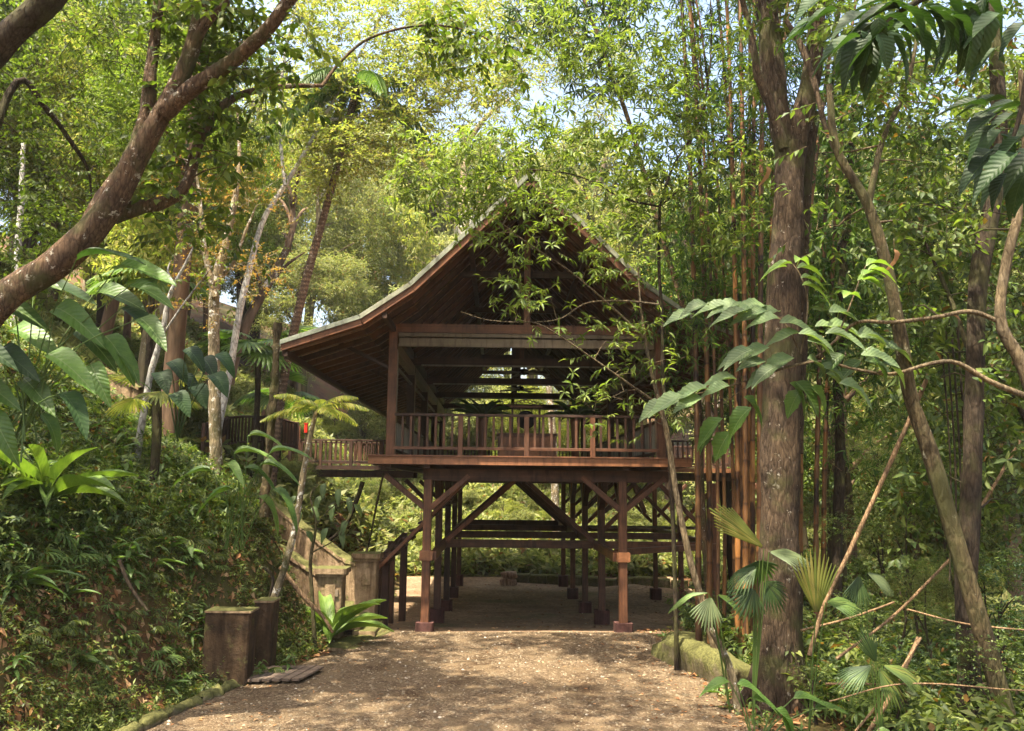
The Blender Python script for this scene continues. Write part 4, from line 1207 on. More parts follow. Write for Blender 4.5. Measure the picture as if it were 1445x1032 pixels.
# potted palms on the deck
for px, lab in ((-.40, 'tall spiky plant in a slender wooden pot left of the gong'), (2.12, 'tall spiky plant in a slender wooden pot right of the gong')):
    t = thing('potted_plant', lab, 'potted plant', (px, 23.2, ZD))
    A = Acc(); zz = np.array([0, .02, .5, 1.0, 1.12, 1.14, 1.05]) + ZD; tube(A, [(px, 23.2, z) for z in zz], [.11, .12, .10, .13, .15, .13, .1], 14); A.obj('pot', W, t)
    A = Acc()
    for k in range(34):
        a = rng.uniform(0, 6.28); e = rng.uniform(.5, 1.4); d = np.array([math.cos(a) * math.cos(e), math.sin(a) * math.cos(e), math.sin(e)])
        V, F = curved((px + d[0] * .05, 23.2, ZD + 1.1), d, (0, 0, 1), rng.uniform(.6, 1.0), .055, T_STRAP, rng.uniform(.4, 1.3)); A.add(V, F)
    A.obj('foliage', M['l_dark'], t)

# ------------------------------------------------------------------ region targets
def region(x0, x1, y0, y1, Y0, Y1, n, f=None):
    out = []
    while len(out) < n:
        a, b = rng.uniform(x0, x1), rng.uniform(y0, y1)
        if f and not f(a, b): continue
        out.append(P(a, b, rng.uniform(Y0, Y1)))
    return np.array(out)
def pp(l, Y, dY=0):
    n = len(l); return [P(a, b, Y + dY * i / max(1, n - 1)) for i, (a, b) in enumerate(l)]
def finish_tree(t, sk, rd, targets, mat_b, leaf_fn, mat_l, step=.5, rmin=.006, taper=.013):
    # the crowns leave a gap over the middle of the drive, where the photograph shows a pool of sun
    S = np.array(SUNDIR); v = targets - np.array([.4, 17.2, 0.]); h = v[:, 2:3] / S[2]
    off = (v - h * S) / np.array([1.9, 1.5, 1.])
    targets = targets[(np.linalg.norm(off[:, :2], axis=1) > 1) | (targets[:, 2] < 6)]
    B = Acc(); grow(B, sk, rd, targets, rmin, taper, step)
    A = Acc(); leaf_fn(A, B, targets)
    tag(B.obj('twigs', mat_b, t), kind='stuff'); tag(A.obj('crown', M[mat_l], t), kind='stuff')

# E1 large leaning tree of the left foreground
t = thing('leaning_tree', 'thick brown leaning trunk forking upward at the upper left above the broad leaves', 'tree', P(-140, 640, 12))
sk, rd = trunk_obj('trunk', [
    (pp([(-200, 720), (-110, 560), (0, 428), (85, 368), (150, 300), (190, 225), (232, 155), (262, 95), (283, 20), (300, -90)], 12), [.36, .32, .28, .26, .25, .20, .165, .14, .125, .10]),
    (pp([(228, 160), (275, 122), (330, 85), (378, 40), (440, -40)], 11.9, -.5), [.16, .14, .13, .12, .09]),
    (pp([(180, 240), (206, 170), (212, 110), (220, 40), (228, -50)], 12.2, .6), [.16, .14, .12, .10, .08]),
    (pp([(120, 330), (165, 262), (200, 205)], 12.25, .1), [.2, .2, .14]),
    (pp([(160, 305), (200, 292), (228, 286), (262, 262), (285, 190), (312, 152), (345, 132), (400, 122), (455, 121)], 12.4, 1.6), [.15, .13, .12, .1, .1, .09, .07, .05, .04]),
    (pp([(455, 121), (480, 88), (520, 55), (585, 37), (645, 40), (695, 60), (745, 108)], 14, .8), [.04, .035, .03, .028, .022, .016, .008]),
    (pp([(268, 80), (290, 35), (320, 2), (335, -40)], 12, -.3), [.1, .08, .07, .05])], M['b_brown'], t, 16, 34, .10, 3)
tg = np.vstack([region(220, 420, -60, 150, 11.4, 13.5, 60), region(170, 420, -420, -40, 9, 15, 90), ell(240, (-7.5, 7.5, 14.5), (6.5, 7.5, 2.2), .2), region(190, 330, 150, 330, 12.5, 14, 26), region(300, 470, 90, 170, 12.6, 14.4, 14), region(470, 745, 25, 95, 14, 14.8, 26)])  # clusters above the view are added to shade the foreground
finish_tree(t, sk, rd, tg, M['b_brown'], lambda A, B, q: spray(A, B, q, 5, .5, 7, .17, .5, T_OVAL, .2, .4), 'l_tree')

# E2 dark tree of the upper left corner
t = thing('dark_tree', 'dark leaved tree filling the upper left corner with a thick slanting limb', 'tree', P(-330, 700, 10))
sk, rd = trunk_obj('trunk', [
    (pp([(-420, 900), (-330, 620), (-200, 330), (-90, 170), (0, 62), (60, 8), (120, -60)], 10.5), [.4, .34, .3, .25, .22, .2, .18]),
    (pp([(-200, 330), (-60, 300), (20, 120), (62, 150), (100, 200), (124, 240), (130, 290)], 12.5, 2), [.12, .1, .07, .05, .045, .03, .015])], M['b_dark'], t, 16, 30, .1, 9)
tg = np.vstack([region(-120, 150, -60, 330, 13, 17, 150, lambda a, b: a < 190 - b * .1), region(120, 190, 20, 120, 13, 16, 14), region(-200, 140, -420, -40, 9, 16, 50), region(-40, 110, 300, 400, 14, 17, 26)])
finish_tree(t, sk, rd, tg, M['b_dark'], lambda A, B, q: spray(A, B, q, 7, .5, 8, .12, .42, T_FOLD, .2, .4), 'l_tree', .8)

# E3 white leaning tree with bright feathery canopy
t = thing('white_barked_tree', 'slender white barked tree leaning right under a bright feathery yellow green canopy', 'tree', P(310, 590, 23))
sk, rd = trunk_obj('trunk', [
    (pp([(300, 650), (312, 580), (325, 520), (338, 440), (352, 380), (372, 310), (402, 262), (430, 215), (455, 170), (500, 90), (540, 20)], 23, 3), [.135, .13, .12, .115, .11, .1, .085, .075, .065, .05, .035]),
    (pp([(455, 170), (520, 160), (600, 110), (680, 90)], 25.5, 1.5), [.06, .05, .04, .02]),
    (pp([(402, 262), (395, 180), (400, 90), (420, 0)], 24.5, .5), [.07, .06, .05, .03])], M['b_white'], t, 12, 34, .06, 5)
tg = np.vstack([region(400, 740, -60, 240, 24, 29, 260, lambda a, b: b < 330 - (a - 400) * .5 and not (620 < a and b > 150)), region(440, 640, 60, 290, 24.5, 28, 80, lambda a, b: b < 300 - (a - 440) * .6)])
finish_tree(t, sk, rd, tg, M['b_mottle'], lambda A, B, q: spray(A, B, q, 9, .7, 9, .17, .42, T_QUAD, 0, .25, .006, .3), 'l_bright', 1.2)

# E4 mottled forked tree with rusty leaves
t = thing('mottled_tree', 'mottled straight trunk forking high with sparse rusty orange leaves on the left slope', 'tree', P(303, 600, 21))
sk, rd = trunk_obj('trunk', [
    (pp([(305, 640), (303, 560), (302, 470), (304, 400), (318, 345), (330, 290), (338, 230), (335, 150)], 21), [.19, .18, .17, .15, .11, .09, .07, .03]),
    (pp([(303, 420), (288, 350), (283, 290), (275, 230)], 20.9), [.1, .08, .06, .02]),
    (pp([(309, 395), (330, 370), (345, 330), (362, 290)], 21.2), [.08, .06, .05, .02])], M['b_mottle'], t, 12, 26, .08, 6)
tg = region(235, 410, 215, 440, 20, 22.5, 75)
finish_tree(t, sk, rd, tg, M['b_mottle'], lambda A, B, q: spray(A, B, q, 4, .5, 7, .09, .5, T_FOLD, .2, .4, .005), 'l_rust')

# E5 thin pale tree
t = thing('thin_tree', 'thin pale crooked sapling rising left of the mottled trunk', 'tree', P(205, 560, 18))
sk, rd = trunk_obj('trunk', [
    (pp([(200, 600), (212, 530), (228, 475), (236, 430), (246, 402), (262, 372), (275, 345)], 18), [.09, .08, .07, .06, .05, .035, .02]),
    (pp([(246, 402), (237, 385), (240, 370)], 18), [.035, .03, .015]),
    (pp([(228, 475), (262, 425), (300, 375)], 18.2), [.03, .025, .01])], M['b_white'], t, 9, 22, .06, 7)
finish_tree(t, sk, rd, region(200, 320, 290, 440, 17.5, 19, 22), M['b_twig'], lambda A, B, q: spray(A, B, q, 3, .4, 6, .13, .45, T_FOLD, .2, .4, .005), 'l_bank')
t = thing('white_barked_sapling', 'faint white trunk standing far left behind the dark foliage', 'tree', P(25, 350, 20))
trunk_obj('trunk', [(pp([(22, 420), (26, 340), (30, 280), (33, 200)], 20), [.1, .09, .08, .06])], M['b_white'], t, 9, 16, .06, 7)

# E6 tall slanting palm
t = thing('tall_palm', 'tall slender palm with ringed trunk slanting right and drooping feather fronds', 'palm', P(388, 620, 26))
pth = pp([(384, 660), (396, 560), (414, 470), (436, 380), (461, 290), (484, 205), (503, 125)], 26)
sk, rd = trunk_obj('trunk', [(pth, [.21, .18, .165, .155, .14, .13, .15])], M['b_palm'], t, 12, 40, .03, 8)
top = np.array(pth[-1])
for k, (a, e, dr) in enumerate([(3.3, .2, .9), (.0, .15, 1.0), (2.6, .9, .7), (.5, .8, .6), (4.2, .5, .8), (5.2, .5, .9), (1.5, 1.0, .6), (3.7, -.1, .9), (-.4, .0, 1.1), (2.0, .4, .9)]):
    A = Acc(); frond(A, top, (math.cos(a) * math.cos(e), math.sin(a) * math.cos(e), math.sin(e)), 2.9, dr, 46, .75, .045, 1.0, r=.03); A.obj('frond', M['l_palm'], t)

# E7 fan palms on the slope
for lab, px, py, Y, R, n in (('large fan palm with blue green leaves behind the white barked trunk', 365, 500, 27, 1.15, 13), ('fan palm with drooping leaves higher on the left slope', 215, 400, 24, 1.0, 10), ('small bright fan palm unfolding beside the terrace wall', 222, 562, 17, .62, 5), ('dark fan palm beneath the leaning palm trunk', 395, 560, 29, .9, 8)):
    c = P(px, py, Y); z = H1(c[0], c[1])
    t = thing('fan_palm', lab, 'palm', (c[0], c[1], min(z, c[2] - .3)))
    if c[2] - z > .8:
        A = Acc(); tube(A, smooth_path([(c[0], c[1], z - .1), (c[0] + .05, c[1], (z + c[2]) / 2), c], 10), .09, 9, .1); A.obj('trunk', M['b_dark'], t)
    for k in range(n):
        a = k * 2.4 + .4; e = rng.uniform(-.1, .9); d = np.array([math.cos(a) * math.cos(e), math.sin(a) * math.cos(e), math.sin(e)])
        q = c + d * R * .9
        fan_part(t, c, q, d + np.array([0, 0, -.3]), np.array([0, 0, 1.]) + d * .2, R, 'l_bright' if n == 5 else 'l_palm', spread=1.7, n=20, droop=.35)

# E8 mossy snag, E9 small tree fern like palm
t = thing('mossy_snag', 'rough bare mossy pole standing just left of the eave tip', 'tree', P(375, 700, 17.5))
A = Acc(); tube(A, smooth_path(pp([(372, 730), (377, 660), (384, 580), (389, 520), (391, 456)], 17.5), 60), np.linspace(.085, .075, 60), 10, .35, 4); A.obj('trunk', M['b_moss'], t)
t = thing('slender_palmlet', 'small tree with pale bent stem and ferny fronds in front of the walkway railing', 'tree', P(405, 800, 17))
sk, rd = trunk_obj('trunk', [(pp([(385, 850), (405, 790), (418, 735), (428, 670), (437, 620), (447, 578)], 17), [.085, .08, .075, .075, .065, .05])], M['b_mottle'], t, 10, 28, .1, 9)
top = P(447, 578, 17)
for k in range(9):
    a = k * .72 + .2; e = [.5, .25, .7][k % 3]
    A = Acc(); frond(A, top, (math.cos(a) * math.cos(e), math.sin(a) * math.cos(e), math.sin(e)), 1.15, .45, 26, .24, .035, 1.1, r=.008); A.obj('frond', M['l_bright'], t)

# ------------------------------------------------------------------ plants of the left bank
# broad leaved climber: big blades on long stalks, hanging toward the light
t = thing('philodendron', 'clump of huge broad green leaves at the left edge below the leaning trunk', 'plant', P(60, 640, 12.2))
LV = [(150, 372, .3, .85), (205, 385, -.1, 1.0), (175, 420, -.15, 1.0), (120, 440, -.35, .9), (215, 440, -.45, .8), (150, 470, -.5, .85), (60, 470, -.3, .95), (190, 480, -.6, .8), (40, 500, -.4, .8),
      (110, 505, -.4, .9), (170, 520, -.7, .7), (75, 540, -.5, .8), (130, 560, -.6, .75), (25, 430, -.2, .9), (10, 545, -.3, .8), (240, 455, -.6, .7), (90, 410, .0, .9), (30, 590, -.8, .8), (205, 500, -.5, .6), (100, 590, -.7, .6), (-20, 480, -.2, .9), (-30, 560, -.4, .8), (225, 410, -.2, .7), (55, 400, .1, .8)]
root = P(20, 620, 12.6)
for k, (a, b, sl, L) in enumerate(LV):
    q = P(a - 42, b - 6, rng.uniform(11.6, 13))
    d = np.array([math.cos(sl) * rng.uniform(.7, 1.1), rng.uniform(-.6, .1), sl + .12]); up = np.array([rng.uniform(-.2, .2), rng.uniform(-.9, -.2), .9])
    leaf_part(t, q, d, up, L * 1.0, L * .42, T_HEART, rng.uniform(.1, .8), 'l_big' if k % 4 else 'l_dark', root + rng.normal(0, .25, 3), 'l_big')
t = thing('taro_plant', 'cluster of dark rounded leaves on thin stalks below the mottled trunk', 'plant', P(250, 610, 14.5))
for k, (a, b) in enumerate([(262, 492), (240, 510), (285, 505), (255, 530), (225, 525), (300, 528), (275, 545), (245, 555), (305, 500)]):
    q = P(a, b, 14.5 + rng.uniform(-.4, .4)); an = rng.uniform(-1, .6)
    leaf_part(t, q, (math.cos(an), math.sin(an) - .3, -.45), (0, -.5, 1), .48, .33, T_HEART, .7, 'l_dark', P(250, 620, 14.6), 'l_dark')
t = thing('heliconia', 'tall plant with long paddle leaves arching over the middle of the bank', 'plant', P(330, 760, 15.5))
for k, (a, b, an, e) in enumerate([(330, 640, .1, .35), (345, 660, .4, -.1), (368, 655, 0, .1), (365, 700, .2, -.6), (330, 690, 2.9, -.1), (380, 640, .1, .5), (350, 615, .4, .2), (300, 665, 3, .2), (385, 690, -.3, -.5), (320, 655, -1, .0)]):
    q = P(a, b, 15.5 + rng.uniform(-.4, .4))
    leaf_part(t, q, (math.cos(an), math.sin(an) * .5 - .2, e), (0, -.3, 1), rng.uniform(.6, .85), .2, T_HEART, .8, 'l_big' if k % 3 else 'l_palm', P(330 + rng.uniform(-15, 15), 775, 15.6), 'l_palm')
def onbank(px, py):
    return groundhit(px, py)
c = onbank(468, 884); c = P(466, 868, 18.9); c[2] = max(H1(c[0], c[1]), .2)
rosette('birds_nest_fern', 'glossy bird nest fern with wavy strap leaves beside the concrete pillars', 'plant', c, 15, 1.45, .28, 'l_palm', T=T_STRAP, tilt=(.3, 1.3), arch=(.5, 1.1))
c = onbank(70, 735)
rosette('birds_nest_fern', 'large bird nest fern spreading high on the left bank at the frame edge', 'plant', c + np.array([0, -.2, .3]), 20, 1.6, .24, 'l_palm', T=T_STRAP, tilt=(.3, 1.3), arch=(.5, 1.2))
for (px, py, L, n, mat, lab) in [(25, 830, .8, 11, 'l_under', 'dark strap leaved plant at the lower left frame edge'), (165, 700, .7, 12, 'l_big', 'strap leaved plant just right of the large bird nest fern'),
        (120, 640, .75, 12, 'l_dark', 'dark arching plant above the large bird nest fern'), (240, 640, .65, 12, 'l_under', 'arching dark plant in the middle of the bank'), (215, 590, .6, 10, 'l_palm', 'bright arching plant below the small fan palm'), (300, 720, .5, 10, 'l_palm', 'small bright arching plant above the bare red soil'), (400, 690, .6, 10, 'l_palm', 'arching plant beside the mossy snag foot'), (20, 700, .8, 11, 'l_dark', 'dark arching plant left of the large bird nest fern')]:
    c = onbank(px, py)
    rosette('arching_plant', lab, 'plant', c, n, L, .12, mat, T=T_HEART, tilt=(.3, 1.3), arch=(.5, 1.3))
# palmate drooping seedlings and feather leaved palmlets: built once, copied
def seedling(kind):
    t = thing('seedling', 'x', 'seedling', (0, 0, 0))
    if kind == 0:
        for k in range(4):
            a = k * 1.6 + .3; d = np.array([math.cos(a), math.sin(a), .2]); q = np.array([0, 0, .18]) + d * .12
            A = Acc(); fan_leaf(A, q, d, (0, 0, 1), .26, spread=1.25, n=7, droop=.5, fused=.2); tube(A, [(0, 0, 0), (0, 0, .1), tuple(q)], .004, 4); A.obj('leaf', M['l_palm'], t)
    elif kind == 1:
        for k in range(6):
            a = k * 1.05; e = .6 + .3 * (k % 2); d = np.array([math.cos(a) * math.cos(e), math.sin(a) * math.cos(e), math.sin(e)])
            A = Acc(); frond(A, (0, 0, 0), d, .62, .7, 11, .17, .028, 1.0, r=.006); A.obj('frond', M['l_bank'], t)
    elif kind == 2:
        for k in range(7):
            a = k * 2.4; e = .4 + .12 * k; d = np.array([math.cos(a) * math.cos(e), math.sin(a) * math.cos(e), math.sin(e)])
            A = Acc(); A.add(*curved((0, 0, 0), d, (0, 0, 1), .42, .09, T_BIG, .9)); A.obj('leaf', M['l_big'], t)
    else:
        A = Acc(); tube(A, [(0, 0, -.05), (.02, 0, .25), (.05, .03, .5)], .007, 5); A.obj('stem', M['b_twig'], t)
        for k in range(9):
            a = k * 2.4; z = .14 + .042 * k; d = np.array([math.cos(a), math.sin(a), .1])
            A = Acc(); A.add(*curved((.03, .01, z), d, (0, 0, 1), .22, .085, T_BIG, .7)); A.obj('leaf', M['l_palm'], t)
    return t
def copy_tree(o, parent=None):
    c = o.copy(); COL.objects.link(c)
    if parent: c.parent = parent
    for ch in list(o.children): copy_tree(ch, c)
    return c
SK = ['palmate leaved seedling', 'feather leaved palm seedling', 'strappy green seedling', 'upright leafy seedling']
protos = [seedling(k) for k in range(4)]
used = [False] * 4
def put(kind, p, s, zone):
    o = protos[kind] if not used[kind] else copy_tree(protos[kind])
    used[kind] = True
    o.location = [float(v) for v in p]; o.scale = (s,) * 3; o.rotation_euler = (rng.uniform(-.25, .25), rng.uniform(-.1, .3), rng.uniform(0, 6.28))
    tag(o, '%s %s' % (SK[kind], zone), 'seedling', '%ss %s' % (SK[kind], zone))
zones = [((0, 420), (560, 700), 60, 'high on the left bank', (1.1, 2.0)), ((0, 310), (700, 820), 70, 'halfway up the left bank', (.7, 1.3)), ((0, 310), (820, 990), 40, 'low on the red bank', (.5, 1.0))]
for (xa, xb), (ya, yb), n, zone, ss in zones:
    for k in range(n):
        p = onbank(rng.uniform(xa, xb), rng.uniform(ya, yb))
        if p[0] > xkerb(p[1]) - .15: continue
        put(int(rng.integers(4)), p, rng.uniform(*ss), zone)
for k in range(30):
    y = rng.uniform(9.5, 24); x = xright(y) + rng.uniform(.9, .45 * y)
    put(int(rng.integers(4)), (x, y, H1(x, y)), rng.uniform(.9, 1.7), 'among the undergrowth right of the drive')
for k in range(16):
    y = rng.uniform(12, 20.5); x = xright(y) + rng.uniform(-.1, .5)
    put([2, 3][k % 2], (x, y, H1(x, y)), rng.uniform(.35, .6), 'along the right edge of the drive')
# roots, sticks
for (lab, pts, Y, r, m_) in [('pale fallen stem lying down the red bank beside the drain', [(395, 800), (425, 838), (455, 870), (470, 893)], 17.6, .05, 'b_pole'), ('thin dry stick lying on the lower red bank', [(168, 790), (185, 830), (208, 862)], 12.2, .03, 'b_dark'),
        ('dark bent branch leaning below the walkway', [(512, 680), (500, 715), (485, 745), (462, 765)], 24, .07, 'b_dark'), ('thin upright stem below the walkway', [(541, 668), (532, 710), (522, 760), (512, 800)], 25, .035, 'b_moss'), ('dark root angling up beside the retaining slab', [(372, 800), (385, 815), (380, 845), (372, 870)], 17., .04, 'b_dark')]:
    p_ = smooth_path(pp(pts, Y), 14)
    t = thing('fallen_branch', lab, 'branch', p_[-1]); A = Acc(); tube(A, p_, np.linspace(r, r * .6, 14), 8, .1, 3); A.obj('stem', M[m_], t)
# small bent tree below the palmlet
t = thing('bent_sapling', 'small sapling with drooping pale leaves beside the parapet', 'tree', P(440, 800, 18))
sk, rd = trunk_obj('trunk', [(pp([(440, 835), (438, 790), (446, 740), (438, 700), (455, 678)], 18), [.05, .045, .03, .02, .01]), (pp([(446, 740), (470, 715), (495, 705)], 18), [.02, .015, .008]), (pp([(440, 780), (475, 760), (490, 735)], 18), [.02, .014, .008])], M['b_moss'], t, 7, 16, .05, 5)
for k, (a, b) in enumerate([(458, 682), (478, 690), (492, 702), (500, 712), (470, 712), (452, 700), (462, 745), (482, 748), (440, 715), (425, 722), (432, 750), (490, 735), (418, 700)]):
    q = P(a, b, 18 + rng.uniform(-.3, .3)); an = rng.uniform(-2.6, .6)
    leaf_part(t, q, (math.cos(an) * .6, math.sin(an) * .4, -.6), (0, -.6, .5), .34, .13, T_BIG, .5, 'l_pale')

# ------------------------------------------------------------------ right side
def branch_tree(name, label, cat, base, paths, bm_, targets, leaf_fn, lm, sides=9, n=30, rough=.06, seed=1, **kw):
    t = thing(name, label, cat, base)
    sk, rd = trunk_obj('trunk', paths, M[bm_], t, sides, n, rough, seed)
    if targets is not None: finish_tree(t, sk, rd, targets, M['b_twig'] if bm_ != 'b_dark' else M['b_dark'], leaf_fn, lm, **kw)
    return t
def lance(nt, L=.3, k=6):
    def fn(A, B, q):
        n = len(q) // 2
        whorl(A, B, q[:n], nt, .34, k, L * .8, .27, T_LANCE, .25, .3, .004, .16)
        whorl(A, B, q[n:], nt, .28, k - 1, L * .7, .3, T_LANCE, .3, .2, .004, .2)
        spray(A, B, q, nt, .4, 8, L * .62, .3, T_LANCE, .2, .3, .004, .2)
    return fn
# F1 pale sapling that reaches across the gable
branch_tree('lance_leaved_sapling', 'pale stemmed sapling right of the deck whose bare twigs reach across the gable', 'tree', P(1010, 900, 16.3), [
    (pp([(1022, 985), (1000, 880), (975, 795), (955, 700), (941, 610), (918, 520), (905, 440), (900, 375)], 16), [.085, .08, .075, .07, .06, .045, .03, .015]),
    (pp([(928, 570), (885, 540), (835, 505), (770, 462), (735, 452)], 16, -.8), [.035, .028, .02, .014, .008]),
    (pp([(930, 430), (880, 425), (828, 428), (790, 450), (745, 455), (690, 452), (650, 440)], 16, -.6), [.028, .025, .02, .016, .014, .01, .006]),
    (pp([(912, 480), (860, 430), (800, 380), (740, 340), (690, 300)], 16, -.5), [.03, .024, .018, .012, .006])],
    'b_twig', np.vstack([region(620, 800, 395, 470, 15, 16, 26, lambda a, b: b > 370 + abs(a - 700) * .2), region(660, 900, 275, 390, 15.2, 16.4, 38), region(800, 960, 430, 600, 15.4, 16.4, 22), region(640, 760, 350, 420, 15.2, 16, 6)]), lance(2, .25), 'l_lance', step=.3, rmin=.005, taper=.008)
# F2 dark slim sapling with wide crown above the roof
branch_tree('slim_dark_sapling', 'slim dark stem forking above the right roof slope with wide drooping leafy branches', 'tree', P(950, 880, 16.8), [
    (pp([(955, 930), (952, 800), (946, 660), (936, 540), (934, 440), (930, 380), (931, 292)], 16.6), [.06, .055, .05, .045, .042, .04, .035]),
    (pp([(931, 292), (950, 235), (985, 175), (1000, 110), (1004, 40), (1000, -60)], 16.6, .3), [.035, .032, .028, .024, .018, .01]),
    (pp([(931, 292), (880, 280), (820, 250), (760, 240), (700, 243), (650, 248)], 16.6, -.8), [.028, .024, .018, .014, .01, .006]),
    (pp([(931, 292), (985, 245), (1050, 190), (1110, 150)], 16.6, -.6), [.025, .02, .014, .008]),
    (pp([(985, 175), (930, 155), (880, 150), (820, 120)], 16.8, .2), [.02, .016, .012, .006])],
    'b_dark', np.vstack([region(540, 900, 150, 300, 15.8, 17.4, 80, lambda a, b: b > 300 - (a - 480) * .55), region(880, 1090, 60, 340, 15.6, 17.2, 84), region(760, 960, -40, 140, 16, 18, 60), region(560, 700, 190, 260, 15.8, 17, 12)]), lance(3, .27), 'l_lance', step=.4, rmin=.005, taper=.009)
# F3 leaning reddish stem
branch_tree('leaning_slim_tree', 'long straight reddish brown stem leaning left from behind the pavilion eave to the top', 'tree', P(1005, 860, 19.6), [
    (pp([(1002, 860), (990, 700), (985, 560), (968, 450), (945, 370), (920, 285), (890, 180), (855, 80), (822, -5), (800, -70)], 19.5, 1.0), [.1, .095, .09, .085, .08, .075, .07, .06, .055, .05])],
    'b_brown', np.vstack([region(730, 900, -60, 130, 19, 21.5, 60, lambda a, b: b < (a - 700) * .9), region(700, 860, -60, 40, 19, 21, 20)]), lambda A, B, q: whorl(A, B, q, 5, .4, 7, .32, .17, T_LANCE, .0, .6, .006, .2), 'l_dark', step=.6)
# F4 bamboo
bam, bt = newmat('bamboo_culm')
tc = bt.nodes.new('ShaderNodeTexCoord'); oi = bt.nodes.new('ShaderNodeObjectInfo')
n1 = noise(bt, mapping(bt, tc.outputs['Object'], (3, 3, .5)), 3, 5, .6)
r = ramp(bt, n1.outputs[0], [(.3, (.13, .065, .03)), (.5, (.25, .13, .055)), (.7, (.36, .22, .11))])
r2 = ramp(bt, oi.outputs['Random'], [(0, (.45, .42, .4)), (.5, (.9, .85, .7)), (1, (1.15, 1.05, .8))])
n2 = noise(bt, mapping(bt, tc.outputs['Object'], (1, 1, .35)), 4, 3, .5)
r3 = ramp(bt, n2.outputs[0], [(.56, (1, 1, 1)), (.62, (.18, .15, .13))])
sxyz = bt.nodes.new('ShaderNodeSeparateXYZ'); bt.links.new(tc.outputs['Object'], sxyz.inputs[0])
mm = bt.nodes.new('ShaderNodeMath'); mm.operation = 'MULTIPLY_ADD'; bt.links.new(sxyz.outputs[2], mm.inputs[0]); mm.inputs[1].default_value = 1.15
m9 = bt.nodes.new('ShaderNodeMath'); m9.operation = 'MULTIPLY'; bt.links.new(oi.outputs['Random'], m9.inputs[0]); m9.inputs[1].default_value = 37.
bt.links.new(m9.outputs[0], mm.inputs[2])
fl = bt.nodes.new('ShaderNodeMath'); fl.operation = 'FLOOR'; bt.links.new(mm.outputs[0], fl.inputs[0])
wnz = bt.nodes.new('ShaderNodeTexWhiteNoise'); wnz.noise_dimensions = '1D'; bt.links.new(fl.outputs[0], wnz.inputs['W'])
r9 = ramp(bt, wnz.outputs['Value'], [(0, (.4, .36, .33)), (.5, (.75, .7, .62)), (1, (1.35, 1.25, 1.0))])
fr9 = bt.nodes.new('ShaderNodeMath'); fr9.operation = 'FRACT'; bt.links.new(mm.outputs[0], fr9.inputs[0])
rn = ramp(bt, fr9.outputs[0], [(0, (.35, .3, .28)), (.05, (1, 1, 1)), (.6, (1, 1, 1)), (.95, (.7, .65, .6)), (1, (.35, .3, .28))])
r = type('o', (), {'outputs': [mixc(bt, 1, mixc(bt, 1, r.outputs[0], r9.outputs[0], 'MULTIPLY'), rn.outputs[0], 'MULTIPLY')]})
cc = mixc(bt, 1, mixc(bt, 1, r.outputs[0], r2.outputs[0], 'MULTIPLY'), r3.outputs[0], 'MULTIPLY')
finish(bt, cc, .5, n1.outputs[0], .1, .01, .4)
clump = thing('bamboo_clump', 'dense clump of tall orange brown bamboo culms beside the big tree trunk', 'bamboo', (4.8, 17.6, 0))
culms = [(985, 830, 18.6, .085, -18), (1001, 840, 18.8, .085, -22), (1013, 900, 18.2, .05, -30), (1041, 900, 17.7, .075, -12), (1052, 930, 17.3, .08, -6), (1062, 925, 17.6, .075, 2), (1072, 945, 17.1, .085, 4), (1083, 930, 17.5, .07, 14),
         (1047, 900, 18.4, .065, -26), (1078, 905, 18.2, .08, 26), (1035, 895, 18.9, .05, -40), (1118, 890, 18.6, .08, 52), (1152, 900, 18.9, .075, 26), (1163, 890, 19.2, .07, 34), (1058, 905, 19.0, .06, 0), (1022, 880, 19.2, .055, -34), (1130, 900, 19.4, .07, 10)]
btop = []
for k, (px, py, Y, r_, lean) in enumerate(culms):
    pts = smooth_path(pp([(px, py + 20), (px - lean * .0, 700), (px + lean * .25, 450), (px + lean * .7, 200), (px + lean * 1.4, -20), (px + lean * 2.8, -260)], Y, rng.uniform(-.3, .6)), 110)
    pts[0][2] = H1(pts[0][0], pts[0][1]) - .1
    rr = np.linspace(r_, r_ * .55, 110) * .78
    rr = rr * np.where(np.arange(110) % 5 == 0, 1.18, 1.0) * np.where(np.arange(110) % 5 == 1, .97, 1)
    A = Acc(); tube(A, pts, rr, 10); A.obj('culm', bam, clump)
    btop += [pts[i] for i in range(42, 110, 5)]
btop = np.array(btop)
B = Acc(); A = Acc()
q = btop[rng.integers(0, len(btop), 420)] + rng.normal(0, .55, (420, 3))
q2 = np.vstack([region(950, 1230, 120, 480, 18.5, 21, 170), region(960, 1200, -60, 200, 17.5, 21, 120), region(1120, 1250, 430, 660, 18.5, 21, 50), region(940, 1080, 300, 620, 19.4, 21, 90)])
q = np.vstack([q, q2])
whorl(A, B, q, 5, .38, 6, .25, .13, T_LANCE, .0, .7, .004, .28)
tag(A.obj('bamboo_leaves', M['l_bamboo'], clump), kind='stuff'); tag(B.obj('bamboo_twigs', M['b_pole'], clump), kind='stuff')

